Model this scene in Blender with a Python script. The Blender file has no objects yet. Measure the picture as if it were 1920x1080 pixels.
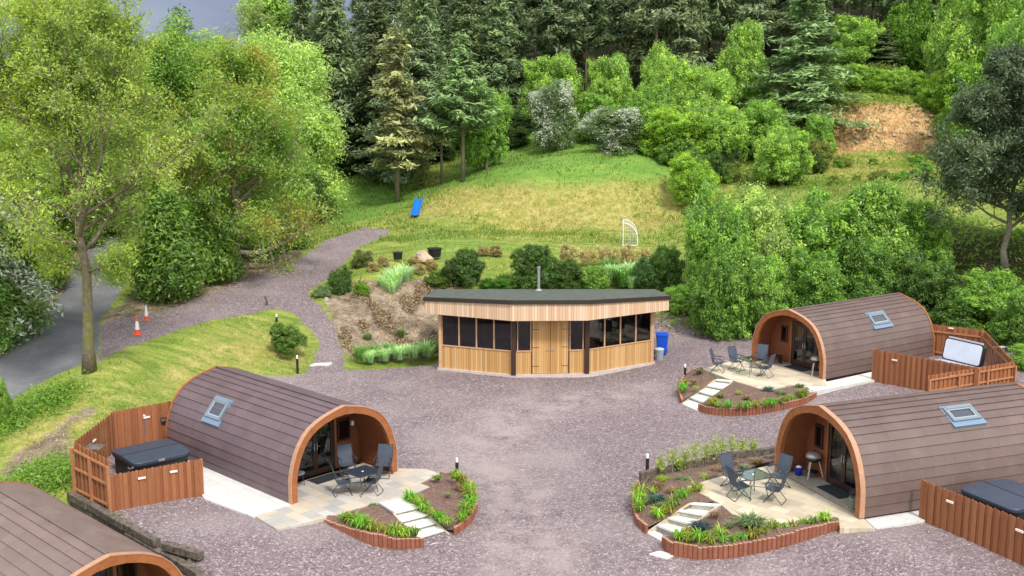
import bpy, bmesh, math, random
import numpy as np
from mathutils import Vector, Matrix
C = bpy.context.scene.collection
R = math.radians
PI = math.pi

# ------------------------------------------------------------------ camera, sky, sun, exposure
FOC = 2090.0; TILT = 0.172; CAMZ = 13.0
cam_d = bpy.data.cameras.new('camera'); cam = bpy.data.objects.new('camera', cam_d); C.objects.link(cam)
cam_d.sensor_width = 36; cam_d.lens = 36*FOC/1920; cam_d.clip_end = 3000; cam_d.clip_start = 0.5
cam.location = (0, 0, CAMZ); cam.rotation_euler = (PI/2-TILT, 0, 0)
bpy.context.scene.camera = cam
SUN_EL, SUN_AZ = R(52), R(155)       # azimuth clockwise from +Y (north): behind the camera, to its right
w = bpy.data.worlds.new('World'); bpy.context.scene.world = w; w.use_nodes = True
nt = w.node_tree; nt.nodes.clear()
wo = nt.nodes.new('ShaderNodeOutputWorld'); bg = nt.nodes.new('ShaderNodeBackground')
sky = nt.nodes.new('ShaderNodeTexSky'); sky.sky_type = 'NISHITA'; sky.sun_disc = False
sky.sun_elevation = SUN_EL; sky.sun_rotation = SUN_AZ; sky.air_density = 1.6; sky.dust_density = 2.0
# broken overcast: the sky colour veiled by pale grey-blue cloud
tc = nt.nodes.new('ShaderNodeTexCoord'); mp = nt.nodes.new('ShaderNodeMapping'); mp.inputs['Scale'].default_value = (1, 1, 3)
nz = nt.nodes.new('ShaderNodeTexNoise'); nz.inputs['Scale'].default_value = 3.0; nz.inputs['Detail'].default_value = 5
cr = nt.nodes.new('ShaderNodeValToRGB'); cr.color_ramp.elements[0].color = (1.2, 1.55, 2.6, 1); cr.color_ramp.elements[1].color = (9.0, 9.2, 9.6, 1)
cr.color_ramp.elements[0].position = .42; cr.color_ramp.elements[1].position = .95
e_ = cr.color_ramp.elements.new(.62); e_.color = (3.2, 3.7, 4.9, 1)
sxyz = nt.nodes.new('ShaderNodeSeparateXYZ'); ma = nt.nodes.new('ShaderNodeMath'); ma.operation = 'MULTIPLY_ADD'; ma.inputs[1].default_value = -.42
mb_ = nt.nodes.new('ShaderNodeMath'); mb_.operation = 'MULTIPLY_ADD'; mb_.inputs[1].default_value = .45; mb_.inputs[2].default_value = .58
mx = nt.nodes.new('ShaderNodeMix'); mx.data_type = 'RGBA'; mx.inputs[0].default_value = .86
L = nt.links.new
L(tc.outputs['Generated'], mp.inputs['Vector']); L(mp.outputs['Vector'], nz.inputs['Vector']); L(tc.outputs['Generated'], sxyz.inputs[0]); L(sxyz.outputs['Z'], mb_.inputs[0]); L(sxyz.outputs['Y'], ma.inputs[0]); L(mb_.outputs[0], ma.inputs[2])
mc_ = nt.nodes.new('ShaderNodeMath'); mc_.operation = 'MULTIPLY_ADD'; mc_.inputs[1].default_value = .35; L(nz.outputs['Fac'], mc_.inputs[0]); L(ma.outputs[0], mc_.inputs[2]); L(mc_.outputs[0], cr.inputs['Fac'])
L(sky.outputs['Color'], mx.inputs[6]); L(cr.outputs['Color'], mx.inputs[7]); L(mx.outputs[2], bg.inputs['Color'])
bg.inputs['Strength'].default_value = 0.115; L(bg.outputs['Background'], wo.inputs['Surface'])
sd = bpy.data.lights.new('sun', 'SUN'); sd.energy = 2.3; sd.angle = R(9); sd.color = (1, .955, .88)
sun = bpy.data.objects.new('sun', sd); C.objects.link(sun)
sun.rotation_euler = (PI/2-SUN_EL, 0, PI-SUN_AZ)
sun.location = (20, -20, 60)
vs = bpy.context.scene.view_settings; vs.view_transform = 'Standard'; vs.look = 'None'; vs.gamma = 1; vs.exposure = 0.66

# ------------------------------------------------------------------ points of the place
def ray(px, py):
    u = (px-960)/FOC; v = (540-py)/FOC
    return (u, math.cos(TILT)+v*math.sin(TILT), -math.sin(TILT)+v*math.cos(TILT))
def P(px, py, z):                       # point of the level z
    d = ray(px, py); t = (z-CAMZ)/d[2]
    return Vector((d[0]*t, d[1]*t, z))
def at(px, py, Y):                      # point at the distance Y
    d = ray(px, py); t = Y/d[1]
    return Vector((d[0]*t, Y, CAMZ+d[2]*t))

# ------------------------------------------------------------------ terrain heights (survey points)
S = [(640,930,-.04),(510,1000,-.04),(250,960,-.03),(385,940,-.03),(820,1035,-.5),(600,1085,-.45),(1000,1085,-.6),(900,900,-.5),(750,800,-.2),
 (800,700,-.02),(960,718,-.02),(1225,690,-.02),(1000,850,-.4),(1200,1035,-.25),(1216,1008,-.2),(1188,960,-.12),(1150,850,-.2),(1400,790,-.15),(1260,755,-.15),(1640,995,.5),
 (1735,985,.48),(1850,1075,.4),(1575,996,.42),(1605,995,.5),(1625,1002,.5),(1690,992,.5),(1500,1018,.26),(1430,1037,.06),(1480,1060,0),(1370,1052,-.08),(1310,1055,-.18),(1640,745,.28),(1720,745,.3),(1350,640,.2),(1300,600,.6),(1400,650,.28),
 (1560,640,.3),(1700,640,.35),(345,760,.1),(560,700,.05),(300,710,.7),(150,760,.55),(100,850,.2),(60,900,.0),(10,890,-.3),(0,1000,-.3),
 (450,612,1.35),(350,632,1.5),(250,685,1.35),(180,710,1.15),(30,750,.35),(100,690,.8),(150,600,1.35),(230,500,2.0),(262,450,2.5),
 (258,625,1.65),(330,600,1.75),(450,560,1.9),(560,510,2.3),(640,470,2.8),(722,432,3.3),(520,560,1.75),(580,612,1.0),(622,668,.2),
 (0,640,1.4),(60,600,1.7),(100,540,2.2),(0,480,3.6),(430,485,3.0),(370,500,2.7),(545,470,2.6),(600,390,3.9),(620,325,5.2),
 (720,497,3.15),(1000,442,3.3),(1250,447,3.3),(1170,463,3.2),(800,470,3.15),(900,490,3.05),(1240,490,2.8),(850,520,2.5),(760,545,2.0),(650,560,1.7),
 (630,610,.9),(700,625,.45),(780,640,.15),(690,660,.02),(680,525,2.5),(1290,520,2.3),(1300,560,1.4),
 (780,407,3.8),(745,382,4.3),(1000,415,3.6),(1000,348,6.1),(1250,350,6.0),(1250,410,3.9),(860,342,6.0),(950,292,7.7),(900,262,8.6),
 (1060,290,8.0),(1180,300,7.9),(1300,405,4.4),(1330,345,6.1),(1350,290,8.0),(1520,272,8.5),(1650,268,8.7),(1760,275,8.4),
 (1750,345,6.6),(1640,345,6.5),(1850,425,5.0),(1900,470,4.2),(1900,600,1.3),(1850,600,1.1),(1450,590,.8),(1450,480,3.4),(1600,480,3.4),(1600,590,.8),(1700,590,.8)]
ctrl = [tuple(P(*s)) for s in S]
ctrl += [(-14,53,.05),(-3,57.5,.05),(0,58.5,.05),(6,58,.05),(0,62.5,1.6),(5,62.5,1.6),(-4,61.5,1.5)][1:]
ctrl += [(-12,26,-.3),(0,15,-.9),(14,24,.2),(-25,30,-.6),(-30,20,-1),(28,30,.6),(24,50,.8),(30,60,2.5),(14.5,40,.3),(10,38,.3),(20,42,.5)]
ctrl += [(-60,70,2.5),(-45,60,1.6),(-40,130,5.5),(-32,160,7.5),(-60,110,5),(-15,150,10.5),(-35,200,9),(-60,300,12),(-10,200,11),(-40,100,5),(-55,160,6),(-70,240,8),(-20,110,6.5),(-25,135,7.5),(-20,170,10),(0,110,10.5),(0,130,16),(0,165,28),(14,240,40),
 (22,104,10.5),(25,115,13.2),(25,135,19),(30,165,30),(60,240,45),(33,106,12.3),(38,107,12.6),(29,106,12.3),(45,100,11),(60,120,17),(90,170,32),(120,240,45),(50,75,6),(45,50,2),(90,90,10),
 (-120,200,4),(-120,60,2),(-60,20,-2),(60,10,1),(0,-10,-1),(-250,100,2),(250,100,20),(0,-150,0),(-200,-150,0),(200,-150,0),(-300,400,0),(0,420,18),(300,400,60)]
ctrl = np.array(ctrl)
def kern(a, b):
    d2 = (a[:, None, 0]-b[None, :, 0])**2+(a[:, None, 1]-b[None, :, 1])**2
    return -np.sqrt(d2+2.0)
n_ = len(ctrl); K = np.zeros((n_+3, n_+3)); K[:n_, :n_] = kern(ctrl, ctrl)+np.eye(n_)*-0.015
Q = np.c_[np.ones(n_), ctrl[:, :2]]; K[:n_, n_:] = Q; K[n_:, :n_] = Q.T
coef = np.linalg.solve(K, np.r_[ctrl[:, 2], 0, 0, 0])
WA, WB = np.array([-14.55, 35.25]), np.array([-7.2, 27.9])     # line of the sleeper wall
wd = (WB-WA)/np.linalg.norm(WB-WA); wn = np.array([wd[1], -wd[0]])  # wn points to the low side
if wn.dot(np.array([-1, -1])) < 0: wn = -wn
def H(x, y):
    x = np.atleast_1d(np.asarray(x, float)); y = np.atleast_1d(np.asarray(y, float)); out = np.empty(len(x))
    for i in range(0, len(x), 20000):
        q = np.c_[x[i:i+20000], y[i:i+20000]]
        z = kern(q, ctrl)@coef[:n_]+np.c_[np.ones(len(q)), q]@coef[n_:]
        # the cut bank of bare earth on the right hillside
        cx, cy = q[:, 0], q[:, 1]
        m = np.clip(1-np.abs(cx-33)/7.2, 0, 1); m = np.clip(m*3, 0, 1)
        lip = np.clip((cy-(99.5+.05*(cx-32)**2*.6))/2.2, 0, 1)
        z = np.where(cy > 92, z+m*(lip*1.5-np.clip((cy-94)/5, 0, 1)*.25*(1-np.clip((cy-108)/8, 0, 1))), z)
        # low terrace under the sleeper wall
        r = q-WA; s = r@wn; a = r@wd; Lw = np.linalg.norm(WB-WA)
        dep = np.clip((s+.02)/.22, 0, 1)*np.clip((a+.3)/.6, 0, 1)*1.35*np.clip(1-(s-9)/6, 0, 1)
        out[i:i+20000] = z-dep
    return out
def Hz(x, y): return float(H([x], [y])[0])
_T = np.r_[np.arange(18, 130, .2), np.arange(130, 400, 1.)]
def G(px, py):                          # where the line of sight meets the ground
    d = ray(px, py); t = _T/d[1]; x = d[0]*t; z = CAMZ+d[2]*t
    h = H(x, _T); k = np.argmax(h >= z)
    if k == 0: k = len(_T)-1
    f = (z[k-1]-h[k-1])/max(1e-6, (z[k-1]-h[k-1])+(h[k]-z[k]))
    y = _T[k-1]+(_T[k]-_T[k-1])*f; x = d[0]*y/d[1]
    return Vector((x, y, Hz(x, y)))

# ------------------------------------------------------------------ node helpers
def new_mat(name):
    m = bpy.data.materials.new(name); m.use_nodes = True; t = m.node_tree
    return m, t, t.nodes['Principled BSDF']
class N:
    def __init__(s, t): s.t = t
    def node(s, kind, **kw):
        n = s.t.nodes.new(kind)
        for k, v in kw.items(): setattr(n, k, v)
        return n
    def put(s, sock, v):
        if hasattr(v, 'is_linked') or hasattr(v, 'links'): s.t.links.new(v, sock)
        else: sock.default_value = (tuple(v)+(1,))[:4] if isinstance(v, (tuple, list)) and sock.type == 'RGBA' else v
    def noise(s, scale, detail=3, rough=.6, vec=None, off=None):
        n = s.node('ShaderNodeTexNoise'); n.inputs['Scale'].default_value = scale; n.inputs['Detail'].default_value = detail; n.inputs['Roughness'].default_value = rough
        if vec is None:
            if not hasattr(s, 'oc'): s.oc = s.node('ShaderNodeTexCoord').outputs['Object']
            vec = s.oc
        if off is not None:
            mpn = s.node('ShaderNodeMapping'); mpn.inputs['Location'].default_value = off; s.put(mpn.inputs['Vector'], vec); vec = mpn.outputs[0]
        s.put(n.inputs['Vector'], vec); return n.outputs['Fac']
    def vor(s, scale, out='Color', vec=None, feature='F1'):
        n = s.node('ShaderNodeTexVoronoi', feature=feature); n.inputs['Scale'].default_value = scale
        if vec is None: vec = s.node('ShaderNodeTexCoord').outputs['Object']
        s.put(n.inputs['Vector'], vec); return n.outputs[out]
    def ramp(s, fac, stops, interp='LINEAR'):
        n = s.node('ShaderNodeValToRGB'); e = n.color_ramp; e.interpolation = interp
        while len(e.elements) < len(stops): e.elements.new(.5)
        for k, (p, c) in zip(e.elements, stops):
            k.position = p; k.color = (tuple(c)+(1,))[:4] if isinstance(c, (tuple, list)) else (c, c, c, 1)
        s.put(n.inputs['Fac'], fac); return n.outputs['Color']
    def mix(s, f, a, b, blend='MIX'):
        n = s.node('ShaderNodeMix', data_type='RGBA', blend_type=blend)
        s.put(n.inputs[0], f); s.put(n.inputs[6], a); s.put(n.inputs[7], b); return n.outputs[2]
    def math(s, op, a, b=None, c=None, clamp=False):
        n = s.node('ShaderNodeMath', operation=op, use_clamp=clamp); s.put(n.inputs[0], a)
        if b is not None: s.put(n.inputs[1], b)
        if c is not None: s.put(n.inputs[2], c)
        return n.outputs[0]
    def attr(s, name): return s.node('ShaderNodeAttribute', attribute_name=name).outputs['Fac']
    def bump(s, h, strength=.3, dist=.02):
        n = s.node('ShaderNodeBump'); n.inputs['Strength'].default_value = strength; n.inputs['Distance'].default_value = dist
        s.put(n.inputs['Height'], h); return n.outputs['Normal']

def simple(name, col, rough=.6, metal=0, noise=0, nscale=8, bump=0, spec=.4, var=None):
    m, t, b = new_mat(name); n = N(t)
    b.inputs['Roughness'].default_value = rough; b.inputs['Metallic'].default_value = metal; b.inputs['Specular IOR Level'].default_value = spec
    if noise:
        f = n.noise(nscale, 5, .65)
        lo = tuple(c*(1-noise) for c in col); hi = tuple(min(1, c*(1+noise)) for c in col)
        n.put(b.inputs['Base Color'], n.ramp(f, [(.3, lo), (.7, hi)]))
        if bump: n.put(b.inputs['Normal'], n.bump(f, bump, .02))
    else: b.inputs['Base Color'].default_value = (*col, 1)
    return m

def boards_mat(name, cols, axis='u', freq=8, rough=.65, grain=.18):
    """timber boards: tone changes from board to board (UV x counts boards), grain along UV y"""
    m, t, b = new_mat(name); n = N(t)
    uv = n.node('ShaderNodeUVMap', uv_map='UVMap').outputs[0]
    sx = n.node('ShaderNodeSeparateXYZ'); n.put(sx.inputs[0], uv)
    fl = n.math('FLOOR', sx.outputs[0]); wn_ = n.node('ShaderNodeTexWhiteNoise', noise_dimensions='1D'); n.put(wn_.inputs['W'], fl)
    base = n.ramp(wn_.outputs['Value'], [(0, cols[0]), (.5, cols[1]), (1, cols[2])])
    mp_ = n.node('ShaderNodeMapping'); mp_.inputs['Scale'].default_value = (4, .7, 1); n.put(mp_.inputs['Vector'], uv)
    g = n.noise(3.5, 6, .7, vec=mp_.outputs[0])
    g2 = n.ramp(g, [(.3, 1-grain*1.6), (.7, 1+0*grain)])
    col = n.mix(1.0, base, g2, 'MULTIPLY')
    fr = n.math('FRACT', sx.outputs[0]); e = n.math('ABSOLUTE', n.math('SUBTRACT', fr, .5))
    gap = n.ramp(e, [(.41, 0.0), (.47, 1.0)])
    col = n.mix(gap, col, tuple(c*.35 for c in cols[0]))
    n.put(b.inputs['Base Color'], col); b.inputs['Roughness'].default_value = rough; b.inputs['Specular IOR Level'].default_value = .3
    n.put(b.inputs['Normal'], n.bump(n.math('SUBTRACT', g, gap), .35, .015))
    return m

def tiles_mat(name, c1, c2):
    m, t, b = new_mat(name); n = N(t)
    uv = n.node('ShaderNodeUVMap', uv_map='UVMap').outputs[0]
    br = n.node('ShaderNodeTexBrick'); n.put(br.inputs['Vector'], uv)
    br.inputs['Scale'].default_value = 1; br.inputs['Brick Width'].default_value = 1.32; br.inputs['Row Height'].default_value = 1.0; br.inputs['Mortar Size'].default_value = .012
    br.inputs['Color1'].default_value = (*c1, 1); br.inputs['Color2'].default_value = (*c2, 1); br.inputs['Mortar'].default_value = (c1[0]*.82, c1[1]*.82, c1[2]*.82, 1)
    br.offset = .37
    sp = n.noise(60, 4, .8); lg = n.noise(1.1, 4, .6)
    col = n.mix(1, br.outputs['Color'], n.ramp(sp, [(.3, .7), (.7, 1.25)]), 'MULTIPLY')
    col = n.mix(1, col, n.ramp(lg, [(.3, .86), (.7, 1.1)]), 'MULTIPLY')
    ms = n.math('MULTIPLY', n.ramp(n.noise(2.3, 7, .75, off=(4, 1, 8)), [(.52, 0.0), (.68, .45)]), n.ramp(sp, [(.4, .2), (.6, 1.0)]))
    col = n.mix(ms, col, (.17, .15, .115))
    n.put(b.inputs['Base Color'], col); b.inputs['Roughness'].default_value = .5; b.inputs['Specular IOR Level'].default_value = .5
    n.put(b.inputs['Normal'], n.bump(sp, .5, .006))
    return m

M = {}
M['tile_purple'] = tiles_mat('tile_purple', (.118, .078, .087), (.137, .092, .100))
M['tile_brown'] = tiles_mat('tile_brown', (.122, .080, .069), (.140, .092, .079))
M['tile_tan'] = tiles_mat('tile_tan', (.17, .115, .098), (.195, .135, .115))
M['trim'] = simple('trim_paint', (.30, .102, .036), .5, noise=.22, nscale=5)
M['clad'] = simple('cladding_wood', (.185, .060, .024), .5, noise=.2, nscale=7, bump=.1)
M['fence'] = boards_mat('fence_wood', [(.27, .095, .040), (.33, .125, .054), (.37, .15, .066)])
M['fence_edge'] = simple('fence_timber', (.38, .165, .075), .6, noise=.2, nscale=6)
M['cedar'] = boards_mat('cedar_boards', [(.50, .27, .095), (.60, .345, .13), (.70, .45, .21)])
M['fascia'] = boards_mat('fascia_boards', [(.60, .39, .24), (.68, .47, .31), (.78, .58, .42)], grain=.12)
M['cedar_plain'] = simple('cedar_trim', (.50, .30, .17), .6, noise=.2, nscale=5)
M['dark_post'] = simple('dark_post', (.045, .02, .014), .5, noise=.2)
M['felt'] = simple('roof_felt', (.082, .092, .075), .85, noise=.35, nscale=3, bump=.2)
M['felt_edge'] = simple('felt_edge', (.03, .022, .016), .6)
M['dark_frame'] = simple('dark_frame', (.035, .015, .012), .35, spec=.6)
M['interior'] = simple('interior_wood', (.16, .10, .06), .7, noise=.2)
M['black'] = simple('black_plastic', (.012, .012, .014), .45, spec=.5)
M['metal_dark'] = simple('powder_coated_metal', (.045, .052, .065), .4, spec=.5)
M['sling'] = simple('sling_fabric', (.062, .076, .105), .75, noise=.2, nscale=40)
M['steel'] = simple('steel', (.45, .46, .47), .3, metal=.8)
M['white'] = simple('white_plastic', (.75, .75, .75), .4)
M['lamp_white'] = simple('lamp_head_white', (.8, .8, .82), .3)
M['sky_frame'] = simple('skylight_frame', (.16, .20, .24), .35, spec=.6)
M['flashing'] = simple('flashing', (.15, .22, .31), .4, spec=.5)
M['cover'] = simple('tub_cover_vinyl', (.036, .047, .072), .45, noise=.12, nscale=3, spec=.5)
M['cover_white'] = simple('tub_lid_underside', (.62, .66, .76), .4, noise=.08, nscale=2)
M['acrylic'] = simple('tub_acrylic', (.38, .42, .48), .2, noise=.3, nscale=3, spec=.8)
M['edging'] = boards_mat('edging_wood', [(.25, .090, .052), (.29, .108, .064), (.33, .13, .078)])
M['log_end'] = simple('log_end', (.42, .22, .14), .7, noise=.2)
M['soil'] = simple('soil', (.15, .088, .07), .95, noise=.55, nscale=14, bump=.9)
M['mulch'] = simple('bark_mulch', (.14, .088, .066), .95, noise=.6, nscale=18, bump=.9)
M['white_stone'] = simple('pale_stone', (.62, .61, .57), .8, noise=.12, nscale=4, bump=.1)
M['stone_side'] = simple('stone_riser', (.33, .31, .25), .85, noise=.25, nscale=6)
M['sleeper'] = simple('weathered_sleeper', (.115, .092, .072), .9, noise=.75, nscale=7, bump=.9)
M['cone_o'] = simple('cone_orange', (.75, .09, .035), .5)
M['cone_w'] = simple('cone_white', (.75, .75, .75), .4)
M['blue'] = simple('blue_plastic', (.008, .08, .62), .4)
M['slide_blue'] = simple('slide_blue', (.015, .16, .70), .35)
M['grey_bin'] = simple('grey_bin', (.26, .32, .37), .5, noise=.1)
M['rock'] = simple('rock', (.42, .31, .22), .9, noise=.3, nscale=3, bump=.8)
M['rock_grey'] = simple('rock_grey', (.30, .28, .24), .9, noise=.35, nscale=3, bump=.8)
M['mat'] = simple('door_mat', (.02, .024, .03), .95)
M['terracotta'] = simple('terracotta', (.3, .12, .06), .7)
M['curtain'] = simple('curtain', (.45, .43, .40), .9, noise=.3, nscale=6)

def glass_mat(name, tint=(.35, .38, .40), refl=.12, alpha=.75):
    m = bpy.data.materials.new(name); m.use_nodes = True; t = m.node_tree; t.nodes.clear(); n = N(t)
    o = n.node('ShaderNodeOutputMaterial'); tr = n.node('ShaderNodeBsdfTransparent'); tr.inputs[0].default_value = (*tint, 1)
    gl = n.node('ShaderNodeBsdfGlossy'); gl.inputs['Roughness'].default_value = .03; gl.inputs['Color'].default_value = (.9, .93, 1, 1)
    fr = n.node('ShaderNodeLayerWeight'); fr.inputs['Blend'].default_value = .5
    f = n.math('MULTIPLY_ADD', n.math('POWER', fr.outputs['Facing'], 4), .6, refl+.01, clamp=True)
    mxs = n.node('ShaderNodeMixShader'); n.put(mxs.inputs[0], f); L_ = t.links.new
    L_(tr.outputs[0], mxs.inputs[1]); L_(gl.outputs[0], mxs.inputs[2]); L_(mxs.outputs[0], o.inputs['Surface'])
    return m
M['glass'] = glass_mat('dark_glass', (.46, .47, .48), .05)
M['glass_sky'] = glass_mat('skylight_glass', (.35, .42, .45), .12)
M['glass_table'] = glass_mat('table_glass', (.62, .72, .68), .14)
M['glass_table_dark'] = simple('smoked_table_glass', (.028, .036, .055), .25, spec=.5)

def water_mat():
    m, t, b = new_mat('tub_water'); n = N(t)
    b.inputs['Base Color'].default_value = (.22, .32, .40, 1); b.inputs['Roughness'].default_value = .05
    f = n.noise(5, 4, .6); n.put(b.inputs['Normal'], n.bump(f, .8, .1)); return m
M['water'] = water_mat()

def paving_mat(name, cols, sc=1.0):
    m, t, b = new_mat(name); n = N(t)
    tcn = n.node('ShaderNodeTexCoord').outputs['Object']
    mp_ = n.node('ShaderNodeMapping'); mp_.inputs['Rotation'].default_value = (0, 0, .8); n.put(mp_.inputs['Vector'], tcn)
    br = n.node('ShaderNodeTexBrick'); n.put(br.inputs['Vector'], mp_.outputs[0]); br.inputs['Scale'].default_value = sc
    br.inputs['Brick Width'].default_value = .6; br.inputs['Row Height'].default_value = .4; br.inputs['Mortar Size'].default_value = .007; br.inputs['Mortar Smooth'].default_value = .3
    br.inputs['Color1'].default_value = (0, 0, 0, 1); br.inputs['Color2'].default_value = (1, 1, 1, 1); br.inputs['Mortar'].default_value = (.5, .5, .5, 1)
    v = n.math('ADD', n.math('MULTIPLY', br.outputs['Color'], .55), n.math('MULTIPLY', n.noise(1.6, 4, .65), .5))
    col = n.ramp(v, [(.2, cols[0]), (.45, cols[1]), (.62, cols[2]), (.85, cols[3])])
    col = n.mix(n.math('MULTIPLY', br.outputs['Fac'], .6), col, (.22, .20, .17))
    col = n.mix(1, col, n.ramp(n.noise(25, 4, .8), [(.3, .88), (.7, 1.06)]), 'MULTIPLY')
    n.put(b.inputs['Base Color'], col); b.inputs['Roughness'].default_value = .75; return m
M['paving_mixed'] = paving_mat('mixed_paving', [(.30, .31, .31), (.42, .38, .32), (.52, .42, .31), (.46, .45, .42)])
M['paving_buff'] = paving_mat('buff_paving', [(.42, .35, .25), (.50, .42, .30), (.56, .48, .35), (.60, .52, .38)])
M['paving_white'] = paving_mat('white_paving', [(.52, .52, .49), (.58, .57, .54), (.60, .60, .57), (.56, .56, .54)])

# ------------------------------------------------------------------ mesh helpers
class MB:
    def __init__(s): s.v = []; s.f = []; s.uv = []
    def face(s, pts, uv=None):
        i = len(s.v); s.v += [tuple(p) for p in pts]; s.f.append(tuple(range(i, i+len(pts))))
        s.uv.append(uv if uv else [(0.5, .5)]*len(pts)); return s
    def box(s, c, d, rz=0, M4=None, uvb=None):
        x, y, z = d[0]/2, d[1]/2, d[2]/2; co, si = math.cos(rz), math.sin(rz)
        pts = []
        for a in (-1, 1):
            for b in (-1, 1):
                for e in (-1, 1):
                    q = (a*x, b*y, e*z)
                    q = Vector((c[0]+q[0]*co-q[1]*si, c[1]+q[0]*si+q[1]*co, c[2]+q[2]))
                    if M4 is not None: q = M4@q
                    pts.append(tuple(q))
        i = len(s.v); s.v += pts
        for f in ((0, 1, 3, 2), (4, 6, 7, 5), (0, 4, 5, 1), (2, 3, 7, 6), (0, 2, 6, 4), (1, 5, 7, 3)):
            s.f.append(tuple(i+k for k in f))
            u0 = uvb if uvb is not None else .5
            s.uv.append([(u0, 0), (u0, d[2]), (u0+.001, d[2]), (u0+.001, 0)])
        return s
    def bar(s, a, b, wd_, hd, up=(0, 0, 1)):       # square bar from a to b
        a, b = Vector(a), Vector(b); d = (b-a).normalized(); u = Vector(up)
        if abs(d.dot(u)) > .98: u = Vector((0, 1, 0))
        sx = d.cross(u).normalized()*wd_/2; uz = sx.cross(d).normalized()*hd/2
        r = [[p+sx*i+uz*j for i, j in ((-1, -1), (1, -1), (1, 1), (-1, 1))] for p in (a, b)]
        i = len(s.v); s.v += [tuple(p) for q in r for p in q]
        for f in ((0, 3, 2, 1), (4, 5, 6, 7), (0, 1, 5, 4), (1, 2, 6, 5), (2, 3, 7, 6), (3, 0, 4, 7)):
            s.f.append(tuple(i+k for k in f)); s.uv.append([(.5, 0), (.5, 1), (.51, 1), (.51, 0)])
        return s
    def tube(s, pts, rad, n=6, cap=True):
        pts = [Vector(p) for p in pts]
        if not hasattr(rad, '__len__'): rad = [rad]*len(pts)
        base = len(s.v); ref = Vector((0.13, .21, 1)).normalized()
        for k, p in enumerate(pts):
            d = (pts[min(k+1, len(pts)-1)]-pts[max(k-1, 0)]).normalized()
            r_ = ref if abs(d.dot(ref)) < .95 else Vector((1, 0, 0))
            a = d.cross(r_).normalized(); b = d.cross(a).normalized()
            for j in range(n):
                t = 2*PI*j/n; s.v.append(tuple(p+(a*math.cos(t)+b*math.sin(t))*rad[k]))
        for k in range(len(pts)-1):
            for j in range(n):
                j2 = (j+1) % n
                s.f.append((base+k*n+j, base+k*n+j2, base+(k+1)*n+j2, base+(k+1)*n+j)); s.uv.append([(j/n, k), (j/n+.1, k), (j/n+.1, k+1), (j/n, k+1)])
        if cap:
            s.f.append(tuple(base+j for j in range(n))[::-1]); s.uv.append([(.5, .5)]*n)
            e = base+(len(pts)-1)*n; s.f.append(tuple(e+j for j in range(n))); s.uv.append([(.5, .5)]*n)
        return s
    def lathe(s, prof, n=16, c=(0, 0, 0)):
        b = len(s.v)
        for r_, z in prof:
            for j in range(n):
                t = 2*PI*j/n; s.v.append((c[0]+r_*math.cos(t), c[1]+r_*math.sin(t), c[2]+z))
        for k in range(len(prof)-1):
            for j in range(n):
                j2 = (j+1) % n; s.f.append((b+k*n+j, b+k*n+j2, b+(k+1)*n+j2, b+(k+1)*n+j)); s.uv.append([(.5, .5)]*4)
        s.f.append(tuple(b+j for j in range(n))[::-1]); s.uv.append([(.5, .5)]*n)
        e = b+(len(prof)-1)*n; s.f.append(tuple(e+j for j in range(n))); s.uv.append([(.5, .5)]*n)
        return s
    def prism(s, poly, z0, z1, uvs=1):              # poly: plan points; z0,z1 numbers or lists
        n = len(poly); A = sum(poly[i][0]*poly[(i+1) % n][1]-poly[(i+1) % n][0]*poly[i][1] for i in range(n))
        if A < 0: poly = list(poly)[::-1]; z0 = z0 if not hasattr(z0, '__len__') else list(z0)[::-1]; z1 = z1 if not hasattr(z1, '__len__') else list(z1)[::-1]
        a = [z0]*n if not hasattr(z0, '__len__') else z0; b = [z1]*n if not hasattr(z1, '__len__') else z1
        i = len(s.v); s.v += [(p[0], p[1], a[k]) for k, p in enumerate(poly)]+[(p[0], p[1], b[k]) for k, p in enumerate(poly)]
        s.f.append(tuple(i+n+k for k in range(n))); s.uv.append([(.5, .5)]*n)
        s.f.append(tuple(i+n-1-k for k in range(n))); s.uv.append([(.5, .5)]*n)
        for k in range(n):
            k2 = (k+1) % n; s.f.append((i+k, i+k2, i+n+k2, i+n+k)); s.uv.append([(.5, 0), (.6, 0), (.6, 1), (.5, 1)])
        return s
    def shift(s, o): s.v = [(p[0]-o[0], p[1]-o[1], p[2]-o[2]) for p in s.v]; return s
    def build(s, name, mat, parent=None, smooth=False, origin=None, bevel=0):
        if origin is not None: s.shift(origin)
        me = bpy.data.meshes.new(name); me.from_pydata(s.v, [], s.f)
        uvl = me.uv_layers.new(name='UVMap'); flat = [c for f in s.uv for p in f for c in p]; uvl.data.foreach_set('uv', flat)
        if isinstance(mat, str): mat = M[mat]
        me.materials.append(mat); me.update()
        if smooth: me.polygons.foreach_set('use_smooth', [True]*len(me.polygons))
        o = bpy.data.objects.new(name, me); C.objects.link(o)
        if parent: o.parent = parent
        elif origin is not None: o.location = origin
        if bevel:
            b = o.modifiers.new('bevel', 'BEVEL'); b.width = bevel; b.segments = 2; b.limit_method = 'ANGLE'
        return o
def tag(o, label=None, cat=None, group=None, kind=None):
    if label: o['label'] = label
    if cat: o['category'] = cat
    if group: o['group'] = group
    if kind: o['kind'] = kind
    return o
def empty(name, loc, label, cat, rz=0, group=None):
    o = bpy.data.objects.new(name, None); C.objects.link(o); o.location = loc; o.rotation_euler = (0, 0, rz); o.empty_display_size = .3
    return tag(o, label, cat, group)
def kids(o): return list(o.children)
def copy_tree(o, parent=None):
    c = o.copy(); C.objects.link(c); c.parent = parent
    for ch in kids(o): copy_tree(ch, c)
    return c
def lerp(a, b, t): return a+(b-a)*t

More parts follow.
